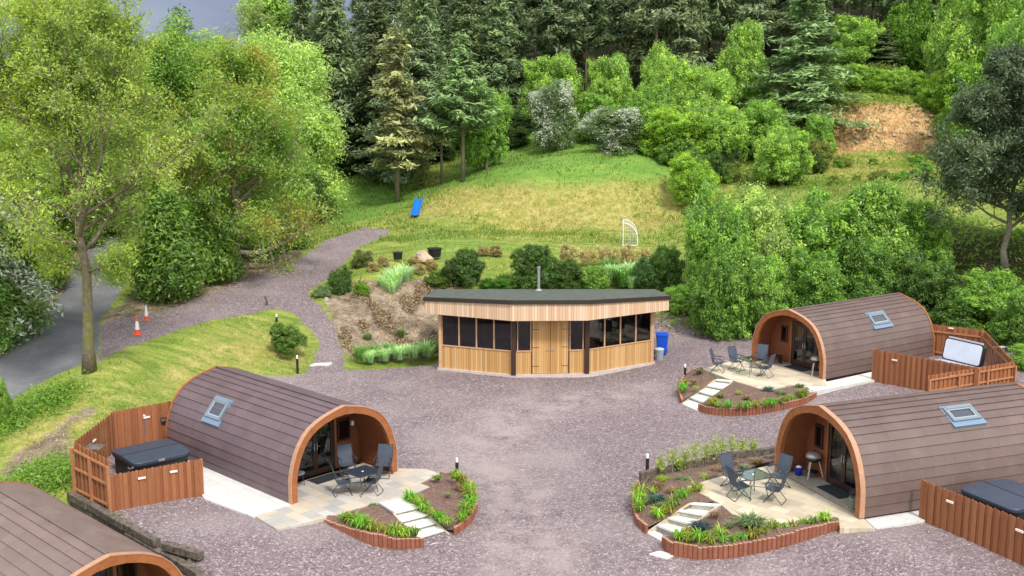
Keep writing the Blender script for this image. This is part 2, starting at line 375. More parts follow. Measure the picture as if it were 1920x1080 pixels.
# ------------------------------------------------------------------ ground sheet with its zones
def grow(a, b, step, far, ratio=1.12):
    c = list(np.arange(a, b+1e-6, step)); s_ = step
    while c[-1] < far: s_ *= ratio; c.append(c[-1]+s_)
    return c
xr = grow(0, 28, .3, 500); xs = np.array([-v for v in xr[::-1]][:-1]+xr)
yr = grow(18, 104, .32, 600); yl = [18-(v-0) for v in grow(0, .1, .5, 250)][1:][::-1]
ys = np.array(yl+yr); nx, ny = len(xs), len(ys)
XX, YY = np.meshgrid(xs, ys); ZZ = H(XX.ravel(), YY.ravel()).reshape(ny, nx)
rs = np.random.RandomState(3)
def zone(pix):
    poly = [(p.x, p.y) if isinstance(p, Vector) else ((G(*p).x, G(*p).y)) for p in pix]
    x, y = XX.ravel(), YY.ravel(); ins = np.zeros(len(x), bool); n = len(poly)
    for i in range(n):
        x1, y1 = poly[i]; x2, y2 = poly[(i+1) % n]
        if y1 == y2: continue
        c = ((y1 > y) != (y2 > y)) & (x < (x2-x1)*(y-y1)/(y2-y1)+x1); ins ^= c
    return ins.reshape(ny, nx).astype(float)
def blur(m, k):
    for _ in range(k):
        p = np.pad(m, 1, mode='edge'); m = (p[:-2, 1:-1]+p[2:, 1:-1]+p[1:-1, :-2]+p[1:-1, 2:]+2*m)/6
    return m
V2 = lambda x, y: Vector((x, y, 0))
z_court = zone([(620,672),(640,690),(700,690),(820,680),(830,640),V2(-3,59),V2(7,59),(1240,590),(1300,612),(1420,612),V2(12,60),V2(22,60),V2(27,50),V2(27,10),V2(-6,10),V2(-7.2,27.9),V2(-14.3,35.3),V2(-14.6,35.7),V2(-14.4,38.9),V2(-12.6,40.4),(330,770),(430,700),(560,705),(585,680)])
z_track = np.clip(zone([(175,700),(188,660),(190,612),(300,585),(380,558),(460,520),(540,498),(578,478),(612,447),(680,425),(735,428),(720,440),(660,472),(630,510),(600,535),(575,552),(600,580),(630,620),(645,665),(640,690),(600,705),(560,705),(590,680),(600,640),(560,600),(520,580),(480,592),(400,600),(300,632),(230,655)])+0, 0, 1)
z_road = zone([(-150,860),(0,765),(60,730),(150,690),(185,660),(188,600),(230,540),(270,480),(275,440),(255,430),V2(-21.5,85),V2(-25,84),(180,445),(160,470),(120,540),(60,610),(0,670),(-150,740)])
z_dirt = np.clip(zone([(600,545),(640,560),(660,540),(720,540),(800,520),(870,520),(870,560),(830,640),(815,660),(690,672),(640,660),(620,600)])
  + zone([(190,625),(300,600),(380,572),(450,540),(545,502),(570,480),(550,465),(500,460),(420,450),(300,500),(270,520),(240,560),(200,590)])
  + zone([(-60,720),(0,665),(60,605),(120,535),(160,465),(140,440),(60,500),(-60,600)])
  + zone([(1210,600),(1240,545),(1300,560),(1330,620),(1260,640)])
  + zone([(60,905),(150,860),(140,800),(200,770),(160,760),(60,830),(0,860),(0,900)])*.75, 0, 1)
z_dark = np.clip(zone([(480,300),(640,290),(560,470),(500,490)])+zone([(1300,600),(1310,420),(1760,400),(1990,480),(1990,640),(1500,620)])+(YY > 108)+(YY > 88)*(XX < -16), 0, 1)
z_dry = np.clip(zone([(720,420),(860,350),(1010,335),(1330,330),(1340,400),(1180,440),(950,425),(720,415)])
  + zone([(380,640),(500,600),(560,640),(560,690),(430,690),(330,740),(250,760),(300,690)])*.8 + zone([(100,850),(250,720),(160,740),(0,840),(0,880)])*.9
  + zone([(1500,290),(1760,280),(1760,350),(1600,340),(1480,310)])*.9+zone([(1060,285),(1120,280),(1110,310),(1055,305)])*.9
  + zone([(740,470),(1290,465),(1300,440),(900,440)])*.35, 0, 1)
z_lush = zone([(820,358),(860,300),(905,262),(960,250),(1090,262),(1300,285),(1310,335),(1240,345),(1000,350),(900,352)])+zone([(575,420),(600,380),(620,318),(720,322),(790,350),(850,345),(740,400),(640,425)])+zone([(740,475),(760,440),(900,450),(1000,470),(860,490)])*.6
z_lane = zone([(900,1085),(1090,1085),(1060,960),(975,870),(1010,790),(1230,745),(1240,712),(960,745),(850,800),(830,870),(900,960)])
z_scar = ((np.abs(XX-32.6) < 7.4-.5*np.clip(101.5-YY, 0, 9)) & (YY > 99.7) & (YY < 103.9)).astype(float)
z_gravel = np.clip(z_court+z_track, 0, 1)
z_dry = np.clip(z_dry, 0, 1)
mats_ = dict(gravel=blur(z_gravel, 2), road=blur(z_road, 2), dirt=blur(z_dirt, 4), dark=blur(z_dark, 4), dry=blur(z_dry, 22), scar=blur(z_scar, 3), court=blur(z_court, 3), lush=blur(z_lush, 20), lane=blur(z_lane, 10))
# small unevenness on the natural ground only
rough = np.zeros((ny, nx))
for sc_, am in ((1.0, .05), (.35, .09), (.12, .25)):
    a_ = rs.rand(6)*6.28; k_ = rs.rand(6)+.5
    for i in range(6): rough += am/3*np.sin((XX*np.cos(a_[i])+YY*np.sin(a_[i]))*sc_*6.28*k_[i]*.5+a_[i]*7)
nat = 1-np.clip(mats_['gravel']+mats_['road'], 0, 1)
flatz = blur(zone([V2(-16,36),V2(-10,26),V2(-2,30),V2(0,40),V2(-10,46)]), 3)
dist_fade = np.clip((YY-20)/20, 0, 1)
ZZ = ZZ+rough*nat*(1-flatz)*dist_fade*.8 + rs.randn(ny, nx)*.006*(YY < 110)
ZZ += blur(z_scar, 2)*rs.randn(ny, nx)*.12 + mats_['dirt']*rs.randn(ny, nx)*.03

for lst_, zz_ in (([(478,967),(520,993),(598,974),(640,963),(700,944),(756,935),(806,913),(788,906),(824,888),(800,879),(738,878),(660,830),(560,890),(549,946)], .03), ([(330,845),(383,935),(476,969),(549,948),(560,890),(380,850)], .01),
   ([(1641,990),(1612,964),(1640,955),(1800,940),(1800,965)], .56), ([(1490,721),(1518,735),(1660,709),(1640,696),(1548,716)], .37), ([(1288,912),(1350,944),(1440,992),(1572,970),(1640,991),(1612,965),(1560,850),(1345,895)], .6)):
    inside = blur(zone([P(a, b, zz_) for a, b in lst_]), 1) > .05; ZZ = np.where(inside & (ZZ > zz_-.05), zz_-.05, ZZ)
def terrain_mat():
    m, t, b = new_mat('terrain'); n = N(t)
    big = n.noise(.35, 5, .65); mid = n.noise(1.7, 6, .7); fine = n.noise(9, 6, .8)
    st = n.node('ShaderNodeMapping'); st.inputs['Scale'].default_value = (.35, 1.3, 1); n.put(st.inputs['Vector'], n.oc); streak = n.noise(1.3, 5, .7, vec=st.outputs[0])
    def mask(name, w_=.35, lo=.35, hi=.65):
        v = n.math('ADD', n.attr(name), n.math('MULTIPLY', n.math('SUBTRACT', mid, .5), w_))
        return n.ramp(v, [(lo, 0.0), (hi, 1.0)])
    # grass: green, yellow-green, straw
    gmix = n.math('ADD', n.math('MULTIPLY', streak, .55), n.math('MULTIPLY', fine, .45))
    grass = n.ramp(gmix, [(.36, (.075, .125, .02)), (.46, (.15, .215, .035)), (.54, (.24, .275, .055)), (.64, (.38, .36, .13))])
    dry = n.ramp(n.math('ADD', n.math('MULTIPLY', mid, .5), n.math('MULTIPLY', fine, .5)), [(.36, (.11, .145, .025)), (.44, (.22, .215, .05)), (.52, (.33, .285, .085)), (.58, (.41, .35, .13)), (.66, (.50, .43, .24))])
    dmask = n.ramp(n.math('ADD', n.attr('dry'), n.math('MULTIPLY', n.math('SUBTRACT', n.math('ADD', n.math('ADD', mid, big), n.math('ADD', streak, fine)), 2.0), 1.6)), [(.22, 0.0), (.95, 1.0)])
    col = n.mix(dmask, grass, dry)
    col = n.mix(mask('lush', 1.8, .25, .95), col, n.ramp(gmix, [(.36, (.07, .16, .025)), (.5, (.13, .25, .04)), (.66, (.24, .33, .07))]))
    # bare earth and leaf litter
    lit = n.math('ADD', n.math('MULTIPLY', n.noise(14, 5, .8), .6), n.math('MULTIPLY', mid, .4))
    dirt = n.ramp(lit, [(.36, (.10, .07, .045)), (.46, (.21, .155, .105)), (.54, (.33, .26, .185)), (.64, (.47, .40, .32))])
    dirt = n.mix(1, dirt, n.ramp(n.noise(.8, 5, .7, off=(3, 9, 1)), [(.38, .55), (.6, 1.12)]), 'MULTIPLY')
    col = n.mix(mask('dirt', .9, .4, .6), col, dirt)
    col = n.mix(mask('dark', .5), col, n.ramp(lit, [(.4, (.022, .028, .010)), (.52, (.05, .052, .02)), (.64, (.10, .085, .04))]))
    # freshly cut orange bank
    sc = n.ramp(n.math('ADD', n.math('MULTIPLY', n.noise(1.2, 6, .75), .6), n.math('MULTIPLY', n.noise(5, 4, .7), .4)), [(.37, (.14, .085, .055)), (.45, (.33, .19, .09)), (.53, (.50, .30, .13)), (.62, (.58, .44, .27))])
    col = n.mix(mask('scar', 1.3), col, sc)
    # purple slate chippings
    cell = n.vor(15, 'Color'); sep = n.node('ShaderNodeSeparateColor'); n.put(sep.inputs[0], cell)
    cell2 = n.vor(38, 'Color'); sep2 = n.node('ShaderNodeSeparateColor'); n.put(sep2.inputs[0], cell2)
    gv = n.math('ADD', n.math('MULTIPLY', sep.outputs[0], .5), n.math('MULTIPLY', sep2.outputs[1], .5))
    grav = n.ramp(gv, [(.12, (.108, .079, .084)), (.45, (.180, .137, .144)), (.78, (.262, .212, .218)), (.97, (.55, .50, .48))])
    worn = n.ramp(n.math('ADD', n.math('MULTIPLY', big, .5), n.math('MULTIPLY', n.noise(.13, 3, .5, off=(7, 3, 0)), .5)), [(.48, 0.0), (.64, .85)])
    grav = n.mix(n.math('MULTIPLY', worn, n.ramp(fine, [(.35, .35), (.65, 1.0)])), grav, (.315, .262, .255))
    tr_ = n.math('MULTIPLY', n.attr('lane'), n.ramp(n.noise(.9, 5, .7), [(.38, 0.0), (.62, .75)]))
    grav = n.mix(tr_, grav, (.345, .285, .27))
    col = n.mix(mask('gravel', .9, .38, .6), col, grav)
    # asphalt lane
    ro = n.ramp(n.noise(30, 4, .8), [(.3, (.115, .117, .125)), (.7, (.225, .225, .235))]); ro = n.mix(1, ro, n.ramp(big, [(.35, .72), (.65, 1.15)]), 'MULTIPLY')
    col = n.mix(mask('road', .4, .38, .55), col, ro)
    n.put(b.inputs['Base Color'], col); b.inputs['Roughness'].default_value = .92; b.inputs['Specular IOR Level'].default_value = .15
    h = n.math('ADD', n.math('MULTIPLY', fine, .6), n.math('MULTIPLY', gv, .35))
    n.put(b.inputs['Normal'], n.bump(h, .55, .06)); return m
M['terrain'] = terrain_mat()

def sub_sheet(name, sel):
    idx = np.arange(ny*nx).reshape(ny, nx)
    q = np.stack([idx[:-1, :-1], idx[:-1, 1:], idx[1:, 1:], idx[1:, :-1]], -1)[sel]
    used, inv = np.unique(q.ravel(), return_inverse=True); f = inv.reshape(-1, 4)
    vv = np.c_[XX.ravel()[used], YY.ravel()[used], ZZ.ravel()[used]]
    me = bpy.data.meshes.new(name); me.vertices.add(len(vv)); me.vertices.foreach_set('co', vv.ravel())
    me.loops.add(f.size); me.loops.foreach_set('vertex_index', f.ravel().astype(np.int32))
    me.polygons.add(len(f)); me.polygons.foreach_set('loop_start', np.arange(0, f.size, 4, dtype=np.int32)); me.polygons.foreach_set('loop_total', np.full(len(f), 4, np.int32))
    me.polygons.foreach_set('use_smooth', np.ones(len(f), bool))
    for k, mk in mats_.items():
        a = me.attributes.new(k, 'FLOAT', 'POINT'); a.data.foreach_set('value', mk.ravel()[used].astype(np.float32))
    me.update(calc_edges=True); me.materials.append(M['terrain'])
    o = bpy.data.objects.new(name, me); C.objects.link(o); o['kind'] = 'structure'; return o
def cellm(m): return (m[:-1, :-1]+m[1:, :-1]+m[:-1, 1:]+m[1:, 1:])/4
cr_, ct_, cc_ = cellm(mats_['road']), cellm(blur(z_track, 2)), cellm(blur(z_court, 2))
YC = (YY[:-1, :-1]+YY[1:, 1:])/2; XC = (XX[:-1, :-1]+XX[1:, 1:])/2
s_road = cr_ > .5; s_court = (cc_ > .5) & ~s_road; s_track = (ct_ > .5) & ~s_road & ~s_court
s_hill = (YC > 78) & ~s_road & ~s_court & ~s_track
sub_sheet('road', s_road); sub_sheet('gravel_courtyard', s_court); sub_sheet('gravel_track', s_track)
sub_sheet('hillside', s_hill); sub_sheet('ground', ~(s_road | s_court | s_track | s_hill))
# ------------------------------------------------------------------ arched pods
PW, PH, PL = 2.17, 2.81, 7.8
PROF = [(1,0),(1,.15),(1,.27),(.98,.37),(.945,.47),(.895,.575),(.83,.67),(.75,.755),(.645,.83),(.52,.885),(.38,.93),(.2,.968),(0,1)]
def prof(scale=0.0):                    # half profile from base to apex, moved inwards by scale metres
    pts = [Vector((u*PW, v*PH)) for u, v in PROF]; out = []
    for i, p in enumerate(pts):
        a = pts[max(0, i-1)]; b = pts[min(len(pts)-1, i+1)]; t = (b-a).normalized(); nn = Vector((-t.y, t.x))
        q = p+nn*scale
        if i == 0: q = Vector((p.x-scale, 0))
        if i == len(pts)-1: q = Vector((0, p.y-scale*1.25))
        out.append((max(q.x, 0), q.y))
    return out
def resample(pts, n):
    d = [0]
    for a, b in zip(pts, pts[1:]): d.append(d[-1]+math.dist(a, b))
    out = []
    for k in range(n+1):
        t = d[-1]*k/n; i = 0
        while i < len(d)-2 and d[i+1] < t: i += 1
        f = (t-d[i])/max(1e-9, d[i+1]-d[i]); out.append((lerp(pts[i][0], pts[i+1][0], f), lerp(pts[i][1], pts[i+1][1], f)))
    return out
def lap(mb, pts, y0, y1, side, lip, up, inward=False, z0=0.0):
    """courses running along the pod; every course overlaps the one below with a real lip"""
    for k in range(len(pts)-1):
        a, b = pts[k], pts[k+1]; tx, ty = b[0]-a[0], b[1]-a[1]; l = math.hypot(tx, ty); n_x, n_y = ty/l, -tx/l
        if inward: n_x, n_y = -n_x, -n_y
        a1 = (a[0]+n_x*lip, a[1]+n_y*lip); b1 = (b[0]+n_x*up, b[1]+n_y*up); a0 = (a[0]+n_x*up, a[1]+n_y*up)
        row = k+(0 if side > 0 else 40); uv = [(y0, row+.05), (y1, row+.05), (y1, row+.98), (y0, row+.98)]
        mb.face([(side*a1[0], y0, z0+a1[1]), (side*a1[0], y1, z0+a1[1]), (side*b1[0], y1, z0+b1[1]), (side*b1[0], y0, z0+b1[1])], uv)
        if k > 0: mb.face([(side*a0[0], y0, z0+a0[1]), (side*a0[0], y1, z0+a0[1]), (side*a1[0], y1, z0+a1[1]), (side*a1[0], y0, z0+a1[1])], [(y0, row+.01)]*4)
def ring(mb, p_out, p_in, y0, y1):
    full = lambda p: [(-x, z) for x, z in p]+[(x, z) for x, z in p[::-1][1:]]
    o, i = full(p_out), full(p_in)
    for k in range(len(o)-1):
        for a, b, c, d, ya, yb, yc, yd in ((o[k], o[k+1], i[k+1], i[k], y0, y0, y0, y0), (o[k], i[k], i[k+1], o[k+1], y1, y1, y1, y1),
                                          (o[k], o[k+1], o[k+1], o[k], y0, y0, y1, y1), (i[k], i[k+1], i[k+1], i[k], y1, y1, y0, y0)):
            mb.face([(a[0], ya, a[1]), (b[0], yb, b[1]), (c[0], yc, c[1]), (d[0], yd, d[1])])
    for k in (0, -1):
        mb.face([(o[k][0], y0, o[k][1]), (i[k][0], y0, i[k][1]), (i[k][0], y1, i[k][1]), (o[k][0], y1, o[k][1])])
def width_at(pts, z):
    for a, b in zip(pts, pts[1:]):
        if a[1] <= z <= b[1]: return lerp(a[0], b[0], (z-a[1])/max(1e-6, b[1]-a[1]))
    return pts[0][0] if z < pts[0][1] else 0
def make_pod(cx, cy, rz, z, tile, label, mirror, rec, sky_x, sky_y, door=(-.8, .88), win=(-1.5, -1.08), right_win=False, light=False):
    """local frame: x along the open front, y towards the back, z up; mirror flips x"""
    s = -1 if mirror else 1
    t = empty('arched_pod', (cx, cy, z), label, 'glamping pod', rz)
    p = prof(0); res = resample(p, 13)
    mb = MB()
    for sd_ in (-1, 1): lap(mb, res, .06, PL-.04, sd_, .034, .004)
    roof = mb.build('roof', tile, t)
    # ridge cap and grey verge trim
    c = MB(); c.tube([(0, .05, PH+.035), (0, PL-.03, PH+.035)], .045, 6); c.build('ridge_cap', tile, roof)
    a = MB(); ring(a, prof(-.035), prof(.20), -.07, .075); a.build('front_arch', 'trim', t)
    a = MB(); ring(a, prof(-.048), prof(-.022), -.085, .09); a.build('arch_capping', 'arch_cap', t)
    a = MB(); ring(a, prof(-.04), prof(.12), PL-.05, PL+.06); a.build('rear_arch', 'trim', t)
    # plinth below the roof edge and the floor
    f = MB(); f.box((0, PL/2+.05, -.2), (2*PW-.1, PL-.1, .4)); f.build('plinth', 'dark_frame', t)
    f = MB(); f.box((0, rec/2+.05, .012), (2*PW-.42, rec, .02)); f.build('porch_floor', 'porch_floor', t)
    # porch lining: lapped boards following the arch
    ip = prof(.16); ri = resample(ip, 28); l = MB()
    for sd_ in (-1, 1): lap(l, ri, .06, rec+.02, sd_, .038, .002, inward=True)
    l.build('porch_lining', 'clad', t)
    # end wall of horizontal boards, open where the doors stand
    ew = MB(); k = 0; zt = ip[-1][1]; dz = .15; x0, x1 = sorted((s*door[0], s*door[1])); DH = 2.08
    while k*dz < zt-.02:
        z0_, z1_ = k*dz, min((k+1)*dz, zt); wa, wb = width_at(ip, z0_), width_at(ip, z1_)
        spans = [(-wa, wa, -wb, wb)] if z0_ >= DH else [(-wa, x0, -wb, x0), (x1, wa, x1, wb)]
        for q in spans:
            ew.face([(q[0], rec-.04, z0_), (q[1], rec-.04, z0_), (q[3], rec-.002, z1_), (q[2], rec-.002, z1_)])
            ew.face([(q[0], rec-.002, z0_), (q[1], rec-.002, z0_), (q[1], rec-.04, z0_), (q[0], rec-.04, z0_)])
        k += 1
    ew.build('end_wall', 'clad', t)
    # back wall and room inside
    bw = MB(); full = [(-x, z_) for x, z_ in p]+[(x, z_) for x, z_ in p[::-1][1:]]
    bw.face([(x, PL-.02, z_) for x, z_ in full]); bw.build('back_wall', 'clad', t)
    rm = MB(); rm.box((0, PL/2+.6, .03), (3.9, PL-1.8, .02)); rm.box((0, PL-.6, .35), (2.4, .9, .6)); rm.box((s*-1.2, 3.2, .42), (1.0, 1.6, .8)); rm.build('interior', 'interior', t)
    cu = MB()
    for cxx in (door[0]+.14, door[0]+.62):
        for j in range(7): cu.tube([(s*(cxx+j*.045), rec+.22+.02*(j % 2), .1), (s*(cxx+j*.045), rec+.22+.02*(j % 2), 2.0)], .028, 5)
    cu.build('curtain', 'curtain', t)
    # glazed double door
    fr = MB(); yd = rec-.045
    for xx in (x0+.03, x1-.03): fr.box((xx, yd, DH/2), (.07, .09, DH))
    fr.box(((x0+x1)/2, yd, DH-.035), (x1-x0-.13, .088, .07)); fr.box(((x0+x1)/2, yd, .03), (x1-x0-.13, .088, .06))
    frame = fr.build('door_frame', 'dark_frame', t)
    mid = (x0+x1)/2; lw = (x1-x0-.14)/2
    for j, sg in enumerate((-1, 1)):
        c0 = mid+sg*lw/2; d_ = MB(); yy = rec-.05
        for xx in (c0-lw/2+.05, c0+lw/2-.05): d_.box((xx, yy, DH/2), (.085, .055, DH-.15))
        for zz, hh in ((.16, .17), (DH-.125, .1)): d_.box((c0, yy, zz), (lw-.19, .053, hh))
        leaf = d_.build('door', 'dark_frame', t)
        g = MB(); g.box((c0, yy, DH/2+.04), (lw-.16, .012, DH-.34)); g.build('pane', 'glass', leaf)
        h = MB(); hx = mid-sg*-.055; h.tube([(hx, yy-.06, .93), (hx, yy-.06, 1.17)], .014, 6); h.tube([(hx, yy-.07, 1.05), (hx+sg*.1, yy-.07, 1.05)], .011, 6); h.build('handle', 'steel', leaf)
    def window(xa, xb, za, zb):
        xa, xb = sorted((s*xa, s*xb)); wf = MB(); yy = rec-.05
        for xx in (xa+.035, xb-.035): wf.box((xx, yy, (za+zb)/2), (.07, .07, zb-za))
        for zz in (za+.035, zb-.035): wf.box(((xa+xb)/2, yy, zz), (xb-xa-.14, .068, .07))
        o = wf.build('window', 'dark_frame', t); g = MB(); g.box(((xa+xb)/2, yy, (za+zb)/2), (xb-xa-.13, .012, zb-za-.13)); g.build('pane', 'glass_win', o)
    window(win[0], win[1], 1.0, 1.78)
    if right_win: window(1.12, 1.42, 1.0, 1.6)
    # trim beside the door
    tr = MB(); tr.box((s*(door[0]-.06), rec-.03, 1.04), (.10, .045, 2.08)); tr.build('door_trim', 'trim', t)
    if light:
        lt = MB(); lt.box((s*-1.66, rec-.06, 1.55), (.09, .1, .18)); lt.build('wall_light', 'lamp_white', t, bevel=.01)
    # skylight on the slope
    zz0 = None
    xs_ = [abs(sky_x[0]), abs(sky_x[1])]
    def zat_(x):
        for a_, b_ in zip(p, p[1:]):
            if b_[0] <= x <= a_[0]: return lerp(a_[1], b_[1], (a_[0]-x)/max(1e-6, a_[0]-b_[0]))
    sg = 1 if sky_x[0] > 0 else -1
    lo, hi = Vector((xs_[1], 0, zat_(xs_[1]))), Vector((xs_[0], 0, zat_(xs_[0])))
    up = (hi-lo); ln = up.length; up.normalize(); nn = Vector((up.z, 0, -up.x))
    if nn.z < 0: nn = -nn
    def sp(u, v, w_):                     # u along the pod, v up the slope from the lower edge, w outwards
        q = lo+up*v+nn*w_; return (sg*q.x, u, q.z)
    def slab(mb, u0, u1, v0, v1, w0, w1):
        c_ = [sp(u, v, w_) for u in (u0, u1) for v in (v0, v1) for w_ in (w0, w1)]; i = len(mb.v); mb.v += c_
        for f_ in ((0, 1, 3, 2), (4, 6, 7, 5), (0, 4, 5, 1), (2, 3, 7, 6), (0, 2, 6, 4), (1, 5, 7, 3)): mb.f.append(tuple(i+k_ for k_ in f_)); mb.uv.append([(.5, .5)]*4)
    y0, y1 = sky_y; fr = MB()
    slab(fr, y0, y0+.1, 0, ln, -.05, .11); slab(fr, y1-.1, y1, 0, ln, -.05, .11); slab(fr, y0+.1, y1-.1, 0, .1, -.05, .108); slab(fr, y0+.1, y1-.1, ln-.12, ln, -.05, .125)
    sk = fr.build('skylight', 'sky_frame', t)
    iv = MB(); slab(iv, y0+.1, y0+.14, .1, ln-.12, -.05, .095); slab(iv, y1-.14, y1-.1, .1, ln-.12, -.05, .095); slab(iv, y0+.14, y1-.14, .1, .14, -.05, .093); slab(iv, y0+.14, y1-.14, ln-.16, ln-.12, -.05, .093); iv.build('sash', 'sky_sash', sk)
    g = MB(); slab(g, y0+.12, y1-.12, .12, ln-.14, .05, .065); g.build('pane', 'glass_sky', sk)
    d_ = MB(); slab(d_, y0+.12, y1-.12, .12, ln-.14, .038, .044); d_.build('dark_depth', 'sky_dark', sk)  # dark sheet under the pane, stands for the unlit depth below
    fl = MB(); slab(fl, y0-.08, y1+.08, -.2, -.003, -.09, .055); slab(fl, y0-.06, y0-.003, 0, ln, -.04, .045); slab(fl, y1+.003, y1+.06, 0, ln, -.04, .045); slab(fl, y0-.06, y1+.06, ln+.003, ln+.07, -.04, .06); fl.build('flashing', 'flashing', sk)
    return t
M['arch_cap'] = simple('arch_capping', (.42, .23, .14), .5, noise=.1)
M['porch_floor'] = simple('porch_floor', (.30, .27, .22), .8, noise=.25, nscale=4)
M['glass_win'] = glass_mat('window_glass', (.25, .27, .29), .05)
M['sky_sash'] = simple('skylight_sash', (.32, .36, .39), .35, spec=.6)
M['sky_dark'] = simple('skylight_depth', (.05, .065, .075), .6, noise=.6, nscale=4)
pod1 = make_pod(-5.59, 35.71, .806, -.01, 'tile_purple', 'purple brown arched pod in the left half, a dark table in front of its porch', True, 1.75, (-1.38, -1.87), (4.55, 5.5), door=(-.85, .78), win=(-1.55, -1.0), light=True)
pod2 = make_pod(9.58, 33.43, -1.211, .633, 'tile_brown', 'largest brown arched pod at the right with a barbecue and doormat in its porch', False, 1.0, (.9, 1.45), (3.87, 4.97), door=(-.78, .86), win=(-1.5, -1.08))
pod3 = make_pod(12.76, 50.35, -.986, .40, 'tile_brown', 'farthest arched pod standing in front of the green trees beside the opened hot tub', False, 1.0, (1.28, 1.76), (3.77, 4.95), door=(-.62, .95), win=(-1.3, -.92), right_win=True)
pod4 = make_pod(-10.26, 26.82, .806, -1.41, 'tile_tan', 'nearest arched pod at the lower left corner, its lighter roof cut off', True, 1.75, (-1.38, -1.87), (4.55, 5.5), door=(-.85, .78), win=(-1.55, -1.0))

# ------------------------------------------------------------------ paving, patios
def slab_obj(name, pts, z, thick, mat):
    mb = MB(); mb.prism([(p[0], p[1]) for p in pts], z-thick, z); o = mb.build(name, mat); o['kind'] = 'structure'; return o
pp = lambda lst, z: [P(a, b, z) for a, b in lst]
Z1, Z2, Z3 = .03, .60, .42
slab_obj('patio', pp([(478,967),(520,993),(598,974),(640,963),(700,944),(756,935),(806,913),(788,906),(824,888),(800,879),(738,878),(660,830),(560,890),(549,946)], Z1), Z1, .25, 'paving_mixed')
slab_obj('pavement', pp([(330,845),(383,935),(476,969),(549,948),(560,890),(380,850)], Z1-.012), Z1-.012, .2, 'paving_white')
slab_obj('patio', pp([(1288,912),(1350,944),(1372,963),(1440,992),(1572,970),(1575,990),(1640,991),(1612,965),(1560,850),(1462,868),(1345,895)], Z2), Z2, .9, 'paving_buff')
slab_obj('pavement', pp([(1641,990),(1612,964),(1640,955),(1800,940),(1800,965)], Z2-.04), Z2-.04, .5, 'paving_white')
slab_obj('patio', pp([(1318,692),(1372,713),(1440,733),(1478,722),(1552,722),(1540,690),(1500,650),(1412,664),(1360,680)], Z3), Z3, .7, 'paving_buff')
slab_obj('pavement', pp([(1490,721),(1518,735),(1660,709),(1640,696),(1548,716)], Z3-.05), Z3-.05, .5, 'paving_white')

# ------------------------------------------------------------------ garden steps
def make_steps(tl, tr, bl, br, zt, zb, n, land, label):
    """landing + n treads from the patio (tl, tr) down to the gravel (bl, br)"""
    tl, tr, bl, br = [Vector((p.x, p.y, 0)) for p in (tl, tr, bl, br)]
    root = empty('garden_steps', ((tl.x+tr.x)/2, (tl.y+tr.y)/2, zb), label, 'steps'); o = root.location
    z = lambda k: zt-(zt-zb)*k/(n)+0
    q = lambda p, zz: (p.x, p.y, zz)
    lt, rt_ = tl.lerp(bl, land), tr.lerp(br, land)
    edges = [(tl, tr)]+[(lt.lerp(bl, k/n), rt_.lerp(br, k/n)) for k in range(n+1)]
    zs = [zt+.02-(zt-zb-.04)*k/n for k in range(n+1)]
    for k in range(n+1):
        (a, b), (c, d) = edges[k], edges[k+1]; zz = zs[k]; f = (c-a).normalized()*.03
        mb = MB(); mb.prism([q(a, 0)[:2], q(b, 0)[:2], (d+f)[:2], (c+f)[:2]], zz-.06, zz); mb.build('tread', 'white_stone', root, bevel=.008) if False else mb.shift(o).build('tread', 'white_stone', root)
        mb = MB(); g = (c-a).normalized()*.012; mb.prism([(a+g)[:2], (b+g)[:2], (d-g)[:2], (c-g)[:2]], zb-.3, zz-.062); mb.shift(o).build('riser', 'stone_side', root)
    for (a, b), s_ in (((edges[1][0], edges[-1][0]), -1), ((edges[1][1], edges[-1][1]), 1)):
        sd_ = (tr-tl).normalized()*s_; mb = MB(); r = sd_*.055
        mb.prism([(a+sd_*.004)[:2], (a+r)[:2], (b+r)[:2], (b+sd_*.004)[:2]], zb-.35, [zt-.0, zt-.0, zb+.02, zb+.02]); mb.shift(o).build('side_board', 'step_side', root)
    return root
M['step_side'] = simple('step_side', (.45, .38, .27), .75, noise=.15)
st1 = make_steps(P(710,943,Z1), P(752,935,Z1), P(795,1027,-.50), P(849,1010,-.50), Z1, -.52, 4, .36, 'white steps with a long top slab, going down from the patio with the black table')
st2 = make_steps(P(1303,943,Z2), P(1354,946,Z2), P(1212,999,-.2), P(1246,1020,-.22), Z2, -.22, 4, .10, 'white steps beside the front right planting beds, going down to the left')
st3 = make_steps(P(1345,711,Z3), P(1374,714,Z3), P(1277,757,-.15), P(1308,771,-.15), Z3, -.17, 4, .04, 'farthest white steps, leading to the patio of the pod below the trees')

